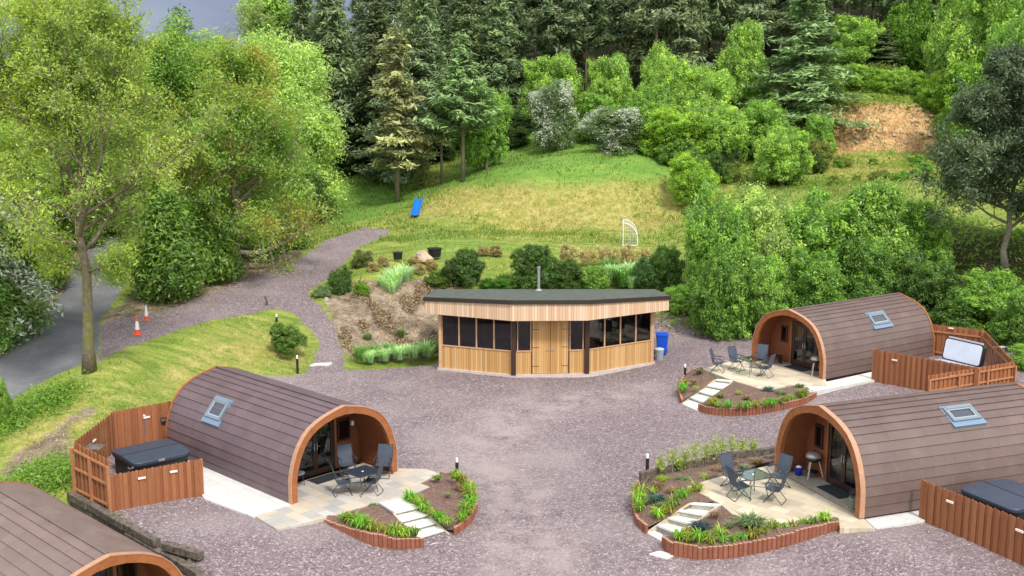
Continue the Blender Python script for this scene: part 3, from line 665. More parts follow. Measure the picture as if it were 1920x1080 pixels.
# ------------------------------------------------------------------ planting beds
def make_bed(label, outer, inner, top_h, soil_inner_z, wide=.14, seed=0, soil='soil'):
    """outer: plan points along the edging (ground level); inner: points with heights closing the bed"""
    r = random.Random(seed); c0 = outer[len(outer)//2]; root = empty('planting_bed', (c0.x, c0.y, c0.z), label, 'raised bed'); o = root.location
    # edging posts
    mb = MB(); d = [0]
    for a, b in zip(outer, outer[1:]): d.append(d[-1]+(Vector(b[:2])-Vector(a[:2])).length)
    n = max(3, int(d[-1]/wide)); tops = []; caps = MB()
    def pt(t):
        i = 0
        while i < len(d)-2 and d[i+1] < t: i += 1
        f = (t-d[i])/max(1e-9, d[i+1]-d[i]); a, b = outer[i], outer[i+1]; dirn = (Vector(b[:2])-Vector(a[:2])).normalized()
        return a.lerp(b, f), dirn, lerp(top_h[i], top_h[i+1], f)
    grp = 0
    for k in range(n):
        t = d[-1]*(k+.5)/n; p, dr, th = pt(t)
        if k % 5 == 0: grp = r.uniform(-.02, .03)
        z1 = th+grp+r.uniform(-.012, .012); gz = min(p.z, Hz(p.x, p.y))-.15
        nrm = Vector((-dr.y, dr.x)); w2 = d[-1]/n*.49
        poly = [Vector(p[:2])-dr*w2-nrm*.035, Vector(p[:2])-dr*w2*.7+nrm*.045, Vector(p[:2])+dr*w2*.7+nrm*.045, Vector(p[:2])+dr*w2-nrm*.035]
        poly2 = [Vector(p[:2])-dr*w2*.7-nrm*.05, *poly[:0]]
        pl = [Vector(p[:2])-dr*w2-nrm*.02, Vector(p[:2])-dr*w2+nrm*.02, Vector(p[:2])-dr*w2*.6+nrm*.05, Vector(p[:2])+dr*w2*.6+nrm*.05, Vector(p[:2])+dr*w2+nrm*.02, Vector(p[:2])+dr*w2-nrm*.02, Vector(p[:2])+dr*w2*.6-nrm*.05, Vector(p[:2])-dr*w2*.6-nrm*.05]
        i0 = len(mb.uv); mb.prism(pl, gz, z1-.004)
        for q in range(i0, len(mb.uv)): mb.uv[q] = [(k+.5, v_[1]) for v_ in mb.uv[q]]
        caps.prism([Vector(p[:2])+(v_-Vector(p[:2]))*.96 for v_ in pl], z1-.0035, z1)
    e_ = mb.shift(o).build('edging', 'edging', root); caps.shift(o).build('end_grain', 'log_end', e_)
    # soil surface
    ring_ = [Vector((p.x, p.y, h-.05)) for p, h in zip(outer, top_h)]+[Vector(p) for p in inner]
    bm = bmesh.new(); vs_ = [bm.verts.new(p) for p in ring_]; es = [bm.edges.new((vs_[i], vs_[(i+1) % len(vs_)])) for i in range(len(vs_))]
    bmesh.ops.triangle_fill(bm, edges=es, use_beauty=True)
    for _ in range(3): bmesh.ops.subdivide_edges(bm, edges=[e for e in bm.edges if e.calc_length() > .25], cuts=1); bmesh.ops.triangulate(bm, faces=bm.faces[:])
    cen = sum((v.co for v in bm.verts), Vector())/len(bm.verts)
    bd = {v for e in bm.edges if e.is_boundary for v in e.verts}
    for v in bm.verts:
        if v not in bd: v.co.z += .05+r.uniform(-.035, .045)
        v.co -= Vector(o)
    me = bpy.data.meshes.new('soil'); bm.to_mesh(me); bm.free(); me.materials.append(M[soil]); so = bpy.data.objects.new('soil', me); C.objects.link(so); so.parent = root
    return root
def gp(lst, dz=0): return [Vector((G(a, b).x, G(a, b).y, G(a, b).z+dz)) for a, b in lst]
def zv(p, z): return Vector((p.x, p.y, z))
o1 = gp([(599,971),(625,987),(660,1005),(700,1023),(745,1031),(795,1026)]); h1 = [p_.z+r_ for p_, r_ in zip(o1, [.08, .12, .22, .36, .36, .3])]
bedA = make_bed('small brown soil bed left of the steps with the long top slab', o1, [zv(P(786,1012,-.45), -.42), zv(P(762,988,-.15), -.12), zv(P(722,955,Z1), .01), zv(P(708,945,Z1), .01), zv(P(640,964,Z1), .01)], h1, 0, seed=1)
o2 = gp([(852,1004),(880,983),(893,958),(892,930),(878,907),(850,892),(826,888)]); h2 = [p_.z+r_ for p_, r_ in zip(o2, [.22, .26, .25, .2, .12, .08, .06])]
bedB = make_bed('brown soil bed right of the long slab steps, curved round to the bollard', o2, [zv(P(790,905,Z1), .01), zv(P(806,913,Z1), .01), zv(P(757,936,Z1), .01), zv(P(797,964,-.1), -.1), zv(P(832,992,-.4), -.42)], h2, 0, seed=2)
o3 = gp([(1213,1001),(1196,985),(1188,962),(1187,935),(1196,912),(1205,903)]); h3 = [p_.z+r_ for p_, r_ in zip(o3, [.29, .26, .22, .2, .16, .14])]
bedC = make_bed('curved planting bed left of the front right steps with the blue green mound and bollard', o3, [zv(P(1240,889,.42), .42), zv(P(1330,872,.5), .5), zv(P(1400,857,.52), .52), zv(P(1452,862,.55), .55), zv(P(1345,896,Z2), .57), zv(P(1290,912,Z2), .57), zv(P(1340,938,Z2), .57), zv(P(1303,944,Z2), .56), zv(P(1217,992,-.1), -.02)], h3, 0, seed=3, soil='mulch')
o4 = gp([(1242,1024),(1262,1042),(1310,1049),(1370,1046),(1430,1035),(1500,1016),(1572,993)]); h4 = [p_.z+r_ for p_, r_ in zip(o4, [.33, .4, .38, .37, .36, .35, .28])]
bedD = make_bed('front planting bed with a long curved brick red edging, lowest at the right', o4, [zv(P(1572,970,Z2), .58), zv(P(1440,992,Z2), .58), zv(P(1393,970,Z2), .58), zv(P(1360,947,Z2), .57), zv(P(1300,983,.2), .18), zv(P(1262,1006,-.05), -.02)], h4, 0, seed=4, soil='mulch')
o5 = gp([(1279,758),(1273,740),(1277,720),(1290,704),(1315,692)]); h5 = [p_.z+r_ for p_, r_ in zip(o5, [.2, .22, .22, .2, .16])]
bedE = make_bed('small planting bed left of the farthest white steps', o5, [zv(P(1322,693,Z3), .39), zv(P(1344,711,Z3), .38)], h5, 0, seed=5, soil='mulch')
o6 = gp([(1309,771),(1330,777),(1370,780),(1420,777),(1470,768),(1510,757),(1529,744),(1525,735)]); h6 = [p_.z+r_ for p_, r_ in zip(o6, [.3, .3, .3, .3, .29, .26, .2, .14])]
bedF = make_bed('planting bed in front of the patio of the farthest pod', o6, [zv(P(1490,722,Z3), .39), zv(P(1440,732,Z3), .39), zv(P(1376,714,Z3), .39)], h6, 0, seed=6, soil='mulch')

# ------------------------------------------------------------------ fences round the hot tubs
def make_fence(label, runs, lights, loc):
    root = empty('tub_fence', loc, label, 'fence'); o = Vector(loc); r = random.Random(len(label))
    for (a, b, za, zb, ta, tb, rails) in runs:
        a2, b2 = Vector((a.x, a.y)), Vector((b.x, b.y)); ln = (b2-a2).length; n = max(2, round(ln/.125)); dr = (b2-a2)/ln; nm = Vector((dr.y, -dr.x))
        mb = MB()
        for k in range(n):
            t0, t1 = k/n, (k+1)/n; ov = .012; off = .016 if k % 2 else -.016
            p0 = a2+dr*(ln*t0-ov)+nm*off; p1 = a2+dr*(ln*t1+ov)+nm*off; tz = lerp(ta, tb, (k+.5)/n)+r.uniform(-.006, .006); gz = lerp(za, zb, (k+.5)/n)
            th = nm*.009; w_ = (p1-p0); top = [(0, tz-.05), (.2, tz-.012), (.5, tz+.008), (.8, tz-.012), (1, tz-.05)]
            pl = [(p0.x, p0.y, gz), (p1.x, p1.y, gz)]+[(p0.x+w_.x*u, p0.y+w_.y*u, z_) for u, z_ in top[::-1]]
            fr_ = [(x+th.x, y+th.y, z_) for x, y, z_ in pl]; bk = [(x-th.x, y-th.y, z_) for x, y, z_ in pl]
            uvx = [(k+(.04 if i in (0, 6) else .96 if i in (1, 2) else .5), q[2]) for i, q in enumerate(pl)]
            mb.face(fr_, uvx); mb.face(bk[::-1], uvx[::-1])
            for i in range(7):
                j = (i+1) % 7; mb.face([fr_[i], bk[i], bk[j], fr_[j]], [(k+.5, 0)]*4)
        mb.shift(o).build('panel', 'fence', root)
        rail_ = 1 if (rails or rails is None) else -1
        for h in ((.12, .52, .86) if rails else (.2, .8)):
            rb = MB(); e = nm*rail_*.055; q = lambda p, z_: (p.x+e.x, p.y+e.y, z_)
            rb.bar(q(a2+dr*.06, lerp(za, ta, h)), q(b2-dr*.06, lerp(zb, tb, h)), .05, .07); rb.shift(o).build('rail', 'fence_edge', root)
        m = max(1, round(ln/1.5)) if rails else 1
        for k in range(m+1):
            p = a2+dr*(ln*k/m)+nm*rail_*(.085 if rails else .07); pb = MB(); zt = lerp(ta, tb, k/m); zg = lerp(za, zb, k/m)
            if rails: zt = lerp(zg, zt, .90)
            pb.box((p.x, p.y, (zt+zg)/2-.1), (.09, .09, zt-zg+.2-.06), math.atan2(dr.y, dr.x)); pb.shift(o).build('post', 'fence_edge', root)
    for p, rz in lights:
        lb = MB(); lb.box(p, (.24, .05, .065), rz); lb.shift(o).build('fence_light', 'fence_lamp', root, bevel=.008)
    return root
M['fence_lamp'] = simple('fence_lamp', (.78, .70, .64), .4)
Z_ = 0.0
A_, B_, C_ = P(381,928,0), P(211,957,0), P(145,925,0)
D_, E_ = P(212,772,1.75), P(327,751,1.75)
def wl(a, b, t, z, off=.04, sd=1):
    dr = Vector((b.x-a.x, b.y-a.y)).normalized(); nm = Vector((dr.y, -dr.x))*off*sd; p = Vector((lerp(a.x, b.x, t), lerp(a.y, b.y, t)))+nm
    return ((p.x, p.y, z), math.atan2(dr.y, dr.x))
f1 = make_fence('brown board fence round the covered hot tub at the far left',
    [(B_, A_, -.05, -.03, 1.17, 1.24, False), (C_, B_, -.05, -.05, 1.78, 1.66, True), (D_, C_, -.1, -.1, 1.76, 1.78, True), (E_, D_, -.1, -.1, 1.76, 1.76, None)],
    [wl(B_, A_, .33, .92), wl(B_, A_, .68, .97), wl(E_, D_, .48, 1.32, .04, -1), wl(D_, C_, .55, 1.3, .04, -1)], (B_.x, B_.y, 0))
# far right enclosure
A3, Q3, R3, S3 = P(1638,654,1.78), P(1834,689,1.78), P(1741,704,1.68), P(1902,678,1.72)
D3, E3 = P(1845,619,1.98), P(1744,607,2.0)
f3 = make_fence('brown board fence round the open hot tub beside the farthest pod',
    [(A3, Q3, .25, .3, 1.78, 1.78, False), (R3, S3, .3, .35, 1.68, 1.72, True), (S3, D3, .3, .3, 1.72, 1.98, False), (D3, E3, .3, .3, 1.98, 2.0, False)],
    [wl(A3, Q3, .22, 1.45), wl(R3, S3, .27, 1.5), wl(D3, E3, .6, 1.9, .05, -1), wl(S3, D3, .12, 1.55, .04, 1)], (A3.x, A3.y, .3))
A2, B2 = P(1728,899,1.74), P(1921,976,1.70)
B2b = A2.lerp(B2, 1.35)
f2 = make_fence('brown board fence at the lower right corner in front of the dark hot tub cover',
    [(A2, B2b, .42, .35, 1.74, 1.70, False), (B2b, B2b+Vector((2.6, 1.4, 0)), .35, .4, 1.7, 1.7, True)],
    [wl(A2, B2b, .23, 1.42), wl(A2, B2b, .72, 1.38)], (A2.x, A2.y, .4))

# small things fixed in the left enclosure: shower pipe, socket, corner shelf
t = empty('thermometer_pipe', (E_.x-.9, E_.y-.75, .4), 'grey vertical pipe on the inside of the fence behind the covered hot tub', 'pipe')
mb = MB(); mb.tube([(0, 0, 0), (0, 0, .95)], .035, 8); mb.build('pipe', 'steel', t)
mb = MB(); mb.box((0, 0, 1.0), (.09, .06, .06)); mb.build('cap', 'fence_lamp', t)
t = empty('power_socket', (E_.x-.33, E_.y-.36, 1.0), 'black socket box on the fence beside the purple pod', 'socket')
mb = MB(); mb.box((0, 0, .1), (.2, .09, .2), .67); mb.build('housing', 'black', t, bevel=.015)
mb = MB(); mb.box((.02, -.055, .12), (.17, .02, .1), .67); mb.build('cover', 'steel', t)
cs = Vector(((D_.x+C_.x)/2, (D_.y+C_.y)/2)); 
mb = MB(); cc = Vector((C_.x+.3, C_.y+.55)); mb.prism([(cc.x-.2, cc.y-.3), (cc.x+.42, cc.y-.28), (cc.x+.45, cc.y+.25), (cc.x-.15, cc.y+.4)], 1.38, 1.42)
tag(mb.build('corner_shelf', 'step_shelf' if 'step_shelf' in M else 'sleeper', origin=(cc.x, cc.y, 1.38)), 'small grey shelf in the left corner of the tub fence', 'shelf')

# ------------------------------------------------------------------ hot tubs
def rrect(w_, l_, r_, n=5):
    out = []
    for cx_, cy_, a0 in ((w_/2-r_, l_/2-r_, 0), (-w_/2+r_, l_/2-r_, 90), (-w_/2+r_, -l_/2+r_, 180), (w_/2-r_, -l_/2+r_, 270)):
        for k in range(n+1): a = R(a0+90*k/n); out.append((cx_+r_*math.cos(a), cy_+r_*math.sin(a)))
    return out
def loft(mb, rings):
    n = len(rings[0]); b = len(mb.v)
    for rg in rings: mb.v += [tuple(p) for p in rg]
    for k in range(len(rings)-1):
        for j in range(n): j2 = (j+1) % n; mb.f.append((b+k*n+j, b+k*n+j2, b+(k+1)*n+j2, b+(k+1)*n+j)); mb.uv.append([(.5, .5)]*4)
    e = b+(len(rings)-1)*n; mb.f.append(tuple(e+j for j in range(n))); mb.uv.append([(.5, .5)]*n); mb.f.append(tuple(b+j for j in range(n))[::-1]); mb.uv.append([(.5, .5)]*n)
def make_tub(loc, rz, label, closed=True, w_=2.05, l_=2.05):
    t = empty('hot_tub', loc, label, 'hot tub', rz)
    body = MB(); r0 = rrect(w_-.14, l_-.14, .22); r1 = rrect(w_-.04, l_-.04, .24)
    if closed: loft(body, [[(x, y, 0) for x, y in r0], [(x, y, .72) for x, y in r0], [(x, y, .78) for x, y in r1], [(x, y, .84) for x, y in r1]])
    body_o = None
    if closed: body.build('cabinet', 'black', t)
    else:
        loft(body, [[(x, y, 0) for x, y in r0], [(x, y, .72) for x, y in r0]]); body.build('cabinet', 'black', t)
        rim = MB(); ri = rrect(w_-.42, l_-.42, .3); b = len(rim.v); n = len(r1)
        rim.v += [(x, y, .72) for x, y in r1]+[(x, y, .86) for x, y in r1]+[(x, y, .86) for x, y in ri]+[(x*.86, y*.86, .74) for x, y in ri]
        for k in range(3):
            for j in range(n): j2 = (j+1) % n; rim.f.append((b+k*n+j, b+k*n+j2, b+(k+1)*n+j2, b+(k+1)*n+j)); rim.uv.append([(.5, .5)]*4)
        rim.build('shell', 'acrylic', t, smooth=False)
        wt = MB(); wt.face([(x*.92, y*.92, .79) for x, y in ri]); wt.build('water', 'water', t)
        hr = MB()
        for x, y in ((-.62, -.62), (.62, -.62), (-.62, .62), (.62, .62)): hr.tube([(x-.14, y, .83), (x+.14, y, .83)], .06, 8)
        hr.build('headrest', 'cover', t)
    # cover: two padded halves
    if closed:
        for s_ in (-1, 1):
            h = MB(); hw = w_/2-.006; rr = []
            base_ = [(x, y) for x, y in rrect(hw, l_+.02, .05)]
            full = rrect(w_, l_+.02, .26, 5)
            half = [(x, y) for x, y in full if x*s_ >= 0]
            half = sorted(half, key=lambda q: math.atan2(q[1], q[0]*s_)); half = [(s_*.008, -l_/2-.01)]+half+[(s_*.008, l_/2+.01)]
            if s_ < 0: half = half[::-1]
            zt = lambda x: 1.0-.055*abs(x)/(w_/2)
            loft(h, [[(x, y, .845) for x, y in half], [(x, y, zt(x)-.02) for x, y in half], [(x*.985, y*.985, zt(x)) for x, y in half]])
            h.build('cover_half', 'cover', t)
        hg = MB(); hg.box((0, 0, .992), (.045, l_-.02, .024)); hg.build('cover_seam', 'black', t)
        bd = MB(); bd.box((w_/2+.012, -.1, .9), (.02, .22, .07)); bd.build('badge', 'steel', t)
        lk = MB(); lk.tube([(w_/2-.1, -l_/2-.02, .82), (w_/2-.25, -l_/2-.08, .74), (w_/2-.5, -l_/2-.02, .72)], .03, 6); lk.build('strap', 'steel', t)
    else:
        lid = MB(); full = rrect(w_, 1.0, .16, 4)
        Mx = Matrix.Translation((0, l_/2+.10, .85)) @ Matrix.Rotation(R(78), 4, 'X')
        a = [Mx@Vector((x, y+.5, 0)) for x, y in full]; b = [Mx@Vector((x, y+.5, -.22)) for x, y in full]
        loft(lid, [b, a]); lid.build('raised_cover', 'black', t)
        un = MB(); ins = rrect(w_-.12, .9, .13, 4); un.face([Mx@Vector((x, y+.5, .006)) for x, y in ins]); 
        ul = un.build('cover_lining', 'cover_white', t)
        ed = MB(); ed.bar(Mx@Vector((-w_/2+.12, 1.005, -.1)), Mx@Vector((w_/2-.12, 1.005, -.1)), .03, .12); ed.build('cover_edge', 'cover_white', t)
    return t
make_tub((-12.4, 36.75, 0.0), .74-PI/2, 'hot tub with its dark padded cover closed, inside the fence at the far left')
make_tub((14.7, 31.35, .45), .43, 'hot tub with closed dark blue cover at the right edge behind the fence')
tb3 = make_tub((19.1, 48.05, .3), R(-60), 'open hot tub with its white lined cover raised upright, beside the farthest pod', closed=False)

# ------------------------------------------------------------------ garden chairs and tables
def make_chair(label, group='sling chairs round the garden tables'):
    t = empty('garden_chair', (0, 0, 0), label, 'chair', 0, group)
    for s_ in (-1, 1):
        x = s_*.27; m = MB(); m.tube([(x, .27, .015), (x, .0, .33), (x, -.2, .56), (x, -.255, .70), (x*.93, -.37, 1.03)], .013, 5); m.build('side_frame', 'metal_dark', t)
        m = MB(); m.tube([(x, -.30, .015), (x, -.08, .26), (x, .16, .50), (x, .25, .62), (x, .18, .655), (x, -.24, .66)], .013, 5); m.build('leg', 'metal_dark', t)
        m = MB(); m.box((x, -.02, .672), (.045, .40, .022)); m.build('armrest', 'metal_dark', t, bevel=.008)
    for y, z in ((.27, .017), (-.30, .017)):
        m = MB(); m.tube([(-.27, y, z), (.27, y, z)], .012, 5); m.build('foot_bar', 'metal_dark', t)
    seat = [(.235, .445), (.12, .425), (-.05, .40), (-.19, .41)]; back = [(-.20, .42), (-.235, .55), (-.275, .72), (-.33, .90), (-.375, 1.045), (-.365, 1.06)]
    for nm, pr in (('seat', seat), ('backrest', back)):
        m = MB()
        for (y0, z0), (y1, z1) in zip(pr, pr[1:]):
            m.face([(-.255, y0, z0), (.255, y0, z0), (.255, y1, z1), (-.255, y1, z1)]); m.face([(-.255, y0, z0-.012), (-.255, y1, z1-.012), (.255, y1, z1-.012), (.255, y0, z0-.012)])
        m.build(nm, 'sling', t)
    return t
chair0 = make_chair('x')
used_chair = [False]
def put_chair(x, y, z, face, label):
    o = chair0 if not used_chair[0] else copy_tree(chair0); used_chair[0] = True
    o.location = (x, y, z); o.rotation_euler = (0, 0, face-PI/2); o['label'] = label; return o
def make_table(x, y, z, rz, label, top, w_=.92):
    t = empty('garden_table', (x, y, z), label, 'table', rz)
    m = MB(); loft(m, [[(a, b, .715) for a, b in rrect(w_-.03, w_-.03, .07, 3)], [(a, b, .723) for a, b in rrect(w_-.03, w_-.03, .07, 3)]]); m.build('table_top', top, t)
    m = MB(); pr = [(a, b, .72) for a, b in rrect(w_, w_, .08, 3)]; m.tube(pr+[pr[0]], .015, 5, cap=False); m.build('rim', 'metal_dark', t)
    for sx in (-1, 1):
        for sy in (-1, 1):
            q = w_/2-.07; m = MB(); m.tube([(sx*q, sy*q, .71), (sx*q*.72, sy*q*.72, .4), (sx*q*.9, sy*q*.9, .01)], .014, 5); m.build('leg', 'metal_dark', t)
    m = MB(); c = w_/2-.07; m.tube([(c*.73, c*.73, .36), (-c*.73, -c*.73, .36)], .009, 4); m.tube([(-c*.73, c*.73, .34), (c*.73, -c*.73, .34)], .009, 4); m.build('brace', 'metal_dark', t)
    m = MB(); m.lathe([(.035, .724), (.035, .733), (.02, .735)], 12); m.build('parasol_cap', 'white', t)
    return t
def face_to(x, y, tx, ty): return math.atan2(ty-y, tx-x)
def dining(c, z, rz, top, tlabel, chairs):
    make_table(c[0], c[1], z, rz, tlabel, top)
    for (px, py, off, lab) in chairs:
        q = P(px, py, z); put_chair(q.x, q.y, z, face_to(q.x, q.y, c[0], c[1])+off, lab)
tc = P(680, 884, .75); Tpos = (tc.x, tc.y)
dining(Tpos, Z1, .78, 'glass_table_dark', 'dark glass garden table in front of the purple pod on the left', [
  (652, 893, .0, 'garden chair behind the dark glass table, nearest the glazed doors of the purple pod'),
  (719, 893, .15, 'garden chair at the dark glass table, nearest the right leg of the arch'),
  (643, 926, .1, 'garden chair on the camera side of the dark glass table, left one'),
  (698, 924, -.1, 'garden chair with its back to the camera at the dark glass table, right one')])
tc = P(1412, 889, Z2+.73)
dining((tc.x, tc.y), Z2, .45, 'glass_table', 'clear glass garden table on the buff patio of the largest pod', [
  (1374, 914, .1, 'upright garden chair behind the clear glass table, next to the saplings'),
  (1386, 934, .0, 'garden chair left of the clear glass table, facing right towards it'),
  (1452, 940, .1, 'garden chair on the camera side of the clear glass table, right one'),
  (1458, 914, -.1, 'garden chair between the clear glass table and the barbecue porch')])
tc = P(1408, 673, Z3+.73)
dining((tc.x, tc.y), Z3, .5, 'glass_table', 'greenish glass garden table on the patio of the farthest pod', [
  (1346, 697, .0, 'outermost garden chair left of the greenish glass table, seen from the side'),
  (1381, 694, .1, 'garden chair behind the greenish glass table, facing the camera'),
  (1425, 689, .0, 'garden chair between the greenish glass table and the porch of the farthest pod'),
  (1434, 706, -.1, 'garden chair on the camera side of the greenish glass table')])

def local_pt(pod, x, y, z=0): return pod.matrix_basis @ Vector((x, y, z))
for pod, x, y, lab in ((pod1, .05, 1.15, 'dark doormat in front of the doors of the purple pod'), (pod2, .12, .62, 'dark doormat in the porch of the largest pod'), (pod3, .15, .55, 'dark doormat in the porch of the farthest pod')):
    q = local_pt(pod, x, y, .035); m = MB(); m.box((0, 0, .0), (1.15, .62, .02)); o = m.build('doormat', 'mat', origin=(0, 0, 0)); o.location = q; o.rotation_euler = (0, 0, pod.rotation_euler.z); tag(o, lab, 'doormat')

def make_bbq(loc, rz, label):
    t = empty('barbecue', loc, label, 'barbecue', rz, 'kettle barbecues in the porches')
    m = MB(); m.lathe([(.03, .52), (.16, .55), (.24, .62), (.265, .70)], 16); m.build('bowl', 'black', t, smooth=True)
    m = MB(); m.lathe([(.27, .702), (.25, .78), (.17, .85), (.03, .88)], 16); l = m.build('lid', 'bbq_lid', t, smooth=True)
    m = MB(); m.tube([(-.07, 0, .88), (-.07, 0, .92), (.07, 0, .92), (.07, 0, .88)], .012, 5); m.build('handle', 'black', l)
    for a in (90, 210, 330):
        m = MB(); c_, s_ = math.cos(R(a)), math.sin(R(a)); m.bar((c_*.17, s_*.17, .58), (c_*.33, s_*.33, 0), .035, .035); m.build('leg', 'bbq_leg', t)
    m = MB(); m.lathe([(.2, .20), (.2, .215)], 12); m.build('shelf', 'black', t)
    return t
M['bbq_lid'] = simple('bbq_lid', (.38, .36, .33), .35, metal=.5); M['bbq_leg'] = simple('bbq_leg', (.50, .44, .36), .5)
q = local_pt(pod2, -1.22, .72, .03); make_bbq(q, .3, 'kettle barbecue on splayed legs under the window in the porch of the largest pod')
q = local_pt(pod3, 1.45, .30, .03); make_bbq(q, .3, 'small barbecue at the right of the glass doors of the farthest pod')
q = local_pt(pod2, -1.62, .45, .03); t = empty('bucket', q, 'small bright blue bucket on the porch floor left of the barbecue', 'bucket')
m = MB(); m.lathe([(.11, 0), (.15, .26), (.155, .27), (.14, .27)], 14); m.build('pail', simple('bucket_blue', (.02, .04, .42), .4), t, smooth=True); m = MB(); m.lathe([(.125, .255), (.05, .31)], 12); m.build('lid', 'white', t)
# side table, crate and pot at the right of pod 2 porch
q = local_pt(pod2, 1.35, .55, .03); t = empty('side_table', q, 'low dark side table at the right of the doormat in the largest pod porch', 'side table', -.4)
m = MB(); m.box((0, 0, .42), (.55, .42, .02)); m.build('table_top', 'metal_dark', t)
for sx in (-1, 1):
    for sy in (-1, 1): m = MB(); m.tube([(sx*.24, sy*.18, .41), (sx*.2, sy*.15, 0)], .012, 5); m.build('leg', 'metal_dark', t)
q = local_pt(pod2, 1.62, .22, .03); t = empty('storage_crate', q, 'grey green slatted crate just inside the right leg of the largest arch', 'crate', 0)
m = MB()
for zz in (.04, .14, .24, .34):
    for sx, sy, dx, dy in ((0, -.15, .32, .015), (0, .15, .32, .015), (-.16, 0, .015, .285), (.16, 0, .015, .285)): m.box((sx, sy, zz), (dx, dy, .07))
for sx in (-.145, .145):
    for sy in (-.135, .135): m.box((sx, sy, .19), (.02, .02, .38))
m.build('slats', 'crate_green', t) if 'crate_green' in M else m.build('slats', simple('crate_green', (.16, .19, .16), .7), t)
q = local_pt(pod3, -1.15, .35, .03); t = empty('bench', q, 'low dark bench in the left of the farthest pod porch', 'bench', pod3.rotation_euler.z+1.2)
m = MB(); m.box((0, 0, .36), (.8, .32, .04)); m.build('seat', 'dark_frame', t)
for sx in (-.33, .33): m = MB(); m.box((sx, 0, .17), (.05, .28, .34)); m.build('leg', 'dark_frame', t)
q = local_pt(pod1, -1.05, 1.25, .03); t = empty('side_table', q, 'small low round table deep in the porch of the purple pod', 'side table', 0)
m = MB(); m.lathe([(.26, .44), (.26, .46)], 16); m.build('table_top', 'grey_bin', t)
for a in (0, 120, 240): m = MB(); m.tube([(.18*math.cos(R(a)), .18*math.sin(R(a)), .44), (.24*math.cos(R(a)), .24*math.sin(R(a)), 0)], .012, 5); m.build('leg', 'metal_dark', t)

# ------------------------------------------------------------------ bollard lights
def make_bollard(p, label, h=.78, tilt=0):
    t = empty('bollard_light', p, label, 'bollard light', 0, 'dark bollard lights with white tops'); t.rotation_euler = (tilt, 0, 0)
    m = MB(); m.lathe([(.06, -.1), (.06, h-.16), (.05, h-.155)], 12); m.build('post', 'bollard_dark', t, smooth=False)
    m = MB(); m.lathe([(.047, h-.155), (.047, h-.03), (.03, h)], 12); m.build('lamp_head', 'lamp_white', t)
M['bollard_dark'] = simple('bollard_dark', (.022, .016, .018), .5)
for (px, py, dz, lab, h) in ((857, 899, .02, 'bollard light at the tip of the soil bed right of the long slab steps', .78), (1213, 905, .25, 'bollard light at the corner of the bed with the blue green mound', .78),
    (1284, 712, .15, 'short bollard light in the bed beside the farthest white steps', .6), (1348, 629, 0, 'bollard light on the stony ground below the green trees', .78),
    (558, 698, 0, 'bollard light on the lawn in front of the round shrub', .82), (519, 608, 0, 'bollard light behind the round shrub beside the track', .55)):
    g = G(px, py); make_bollard((g.x, g.y, g.z+dz), lab, h)
g = G(502, 573); t = empty('stump_post', g, 'leaning short wooden stake at the edge of the upper track', 'stake'); t.rotation_euler = (0, R(-12), 0)
m = MB(); m.tube([(0, 0, -.1), (0, 0, .55)], .06, 7); m.build('stake', 'sleeper', t)

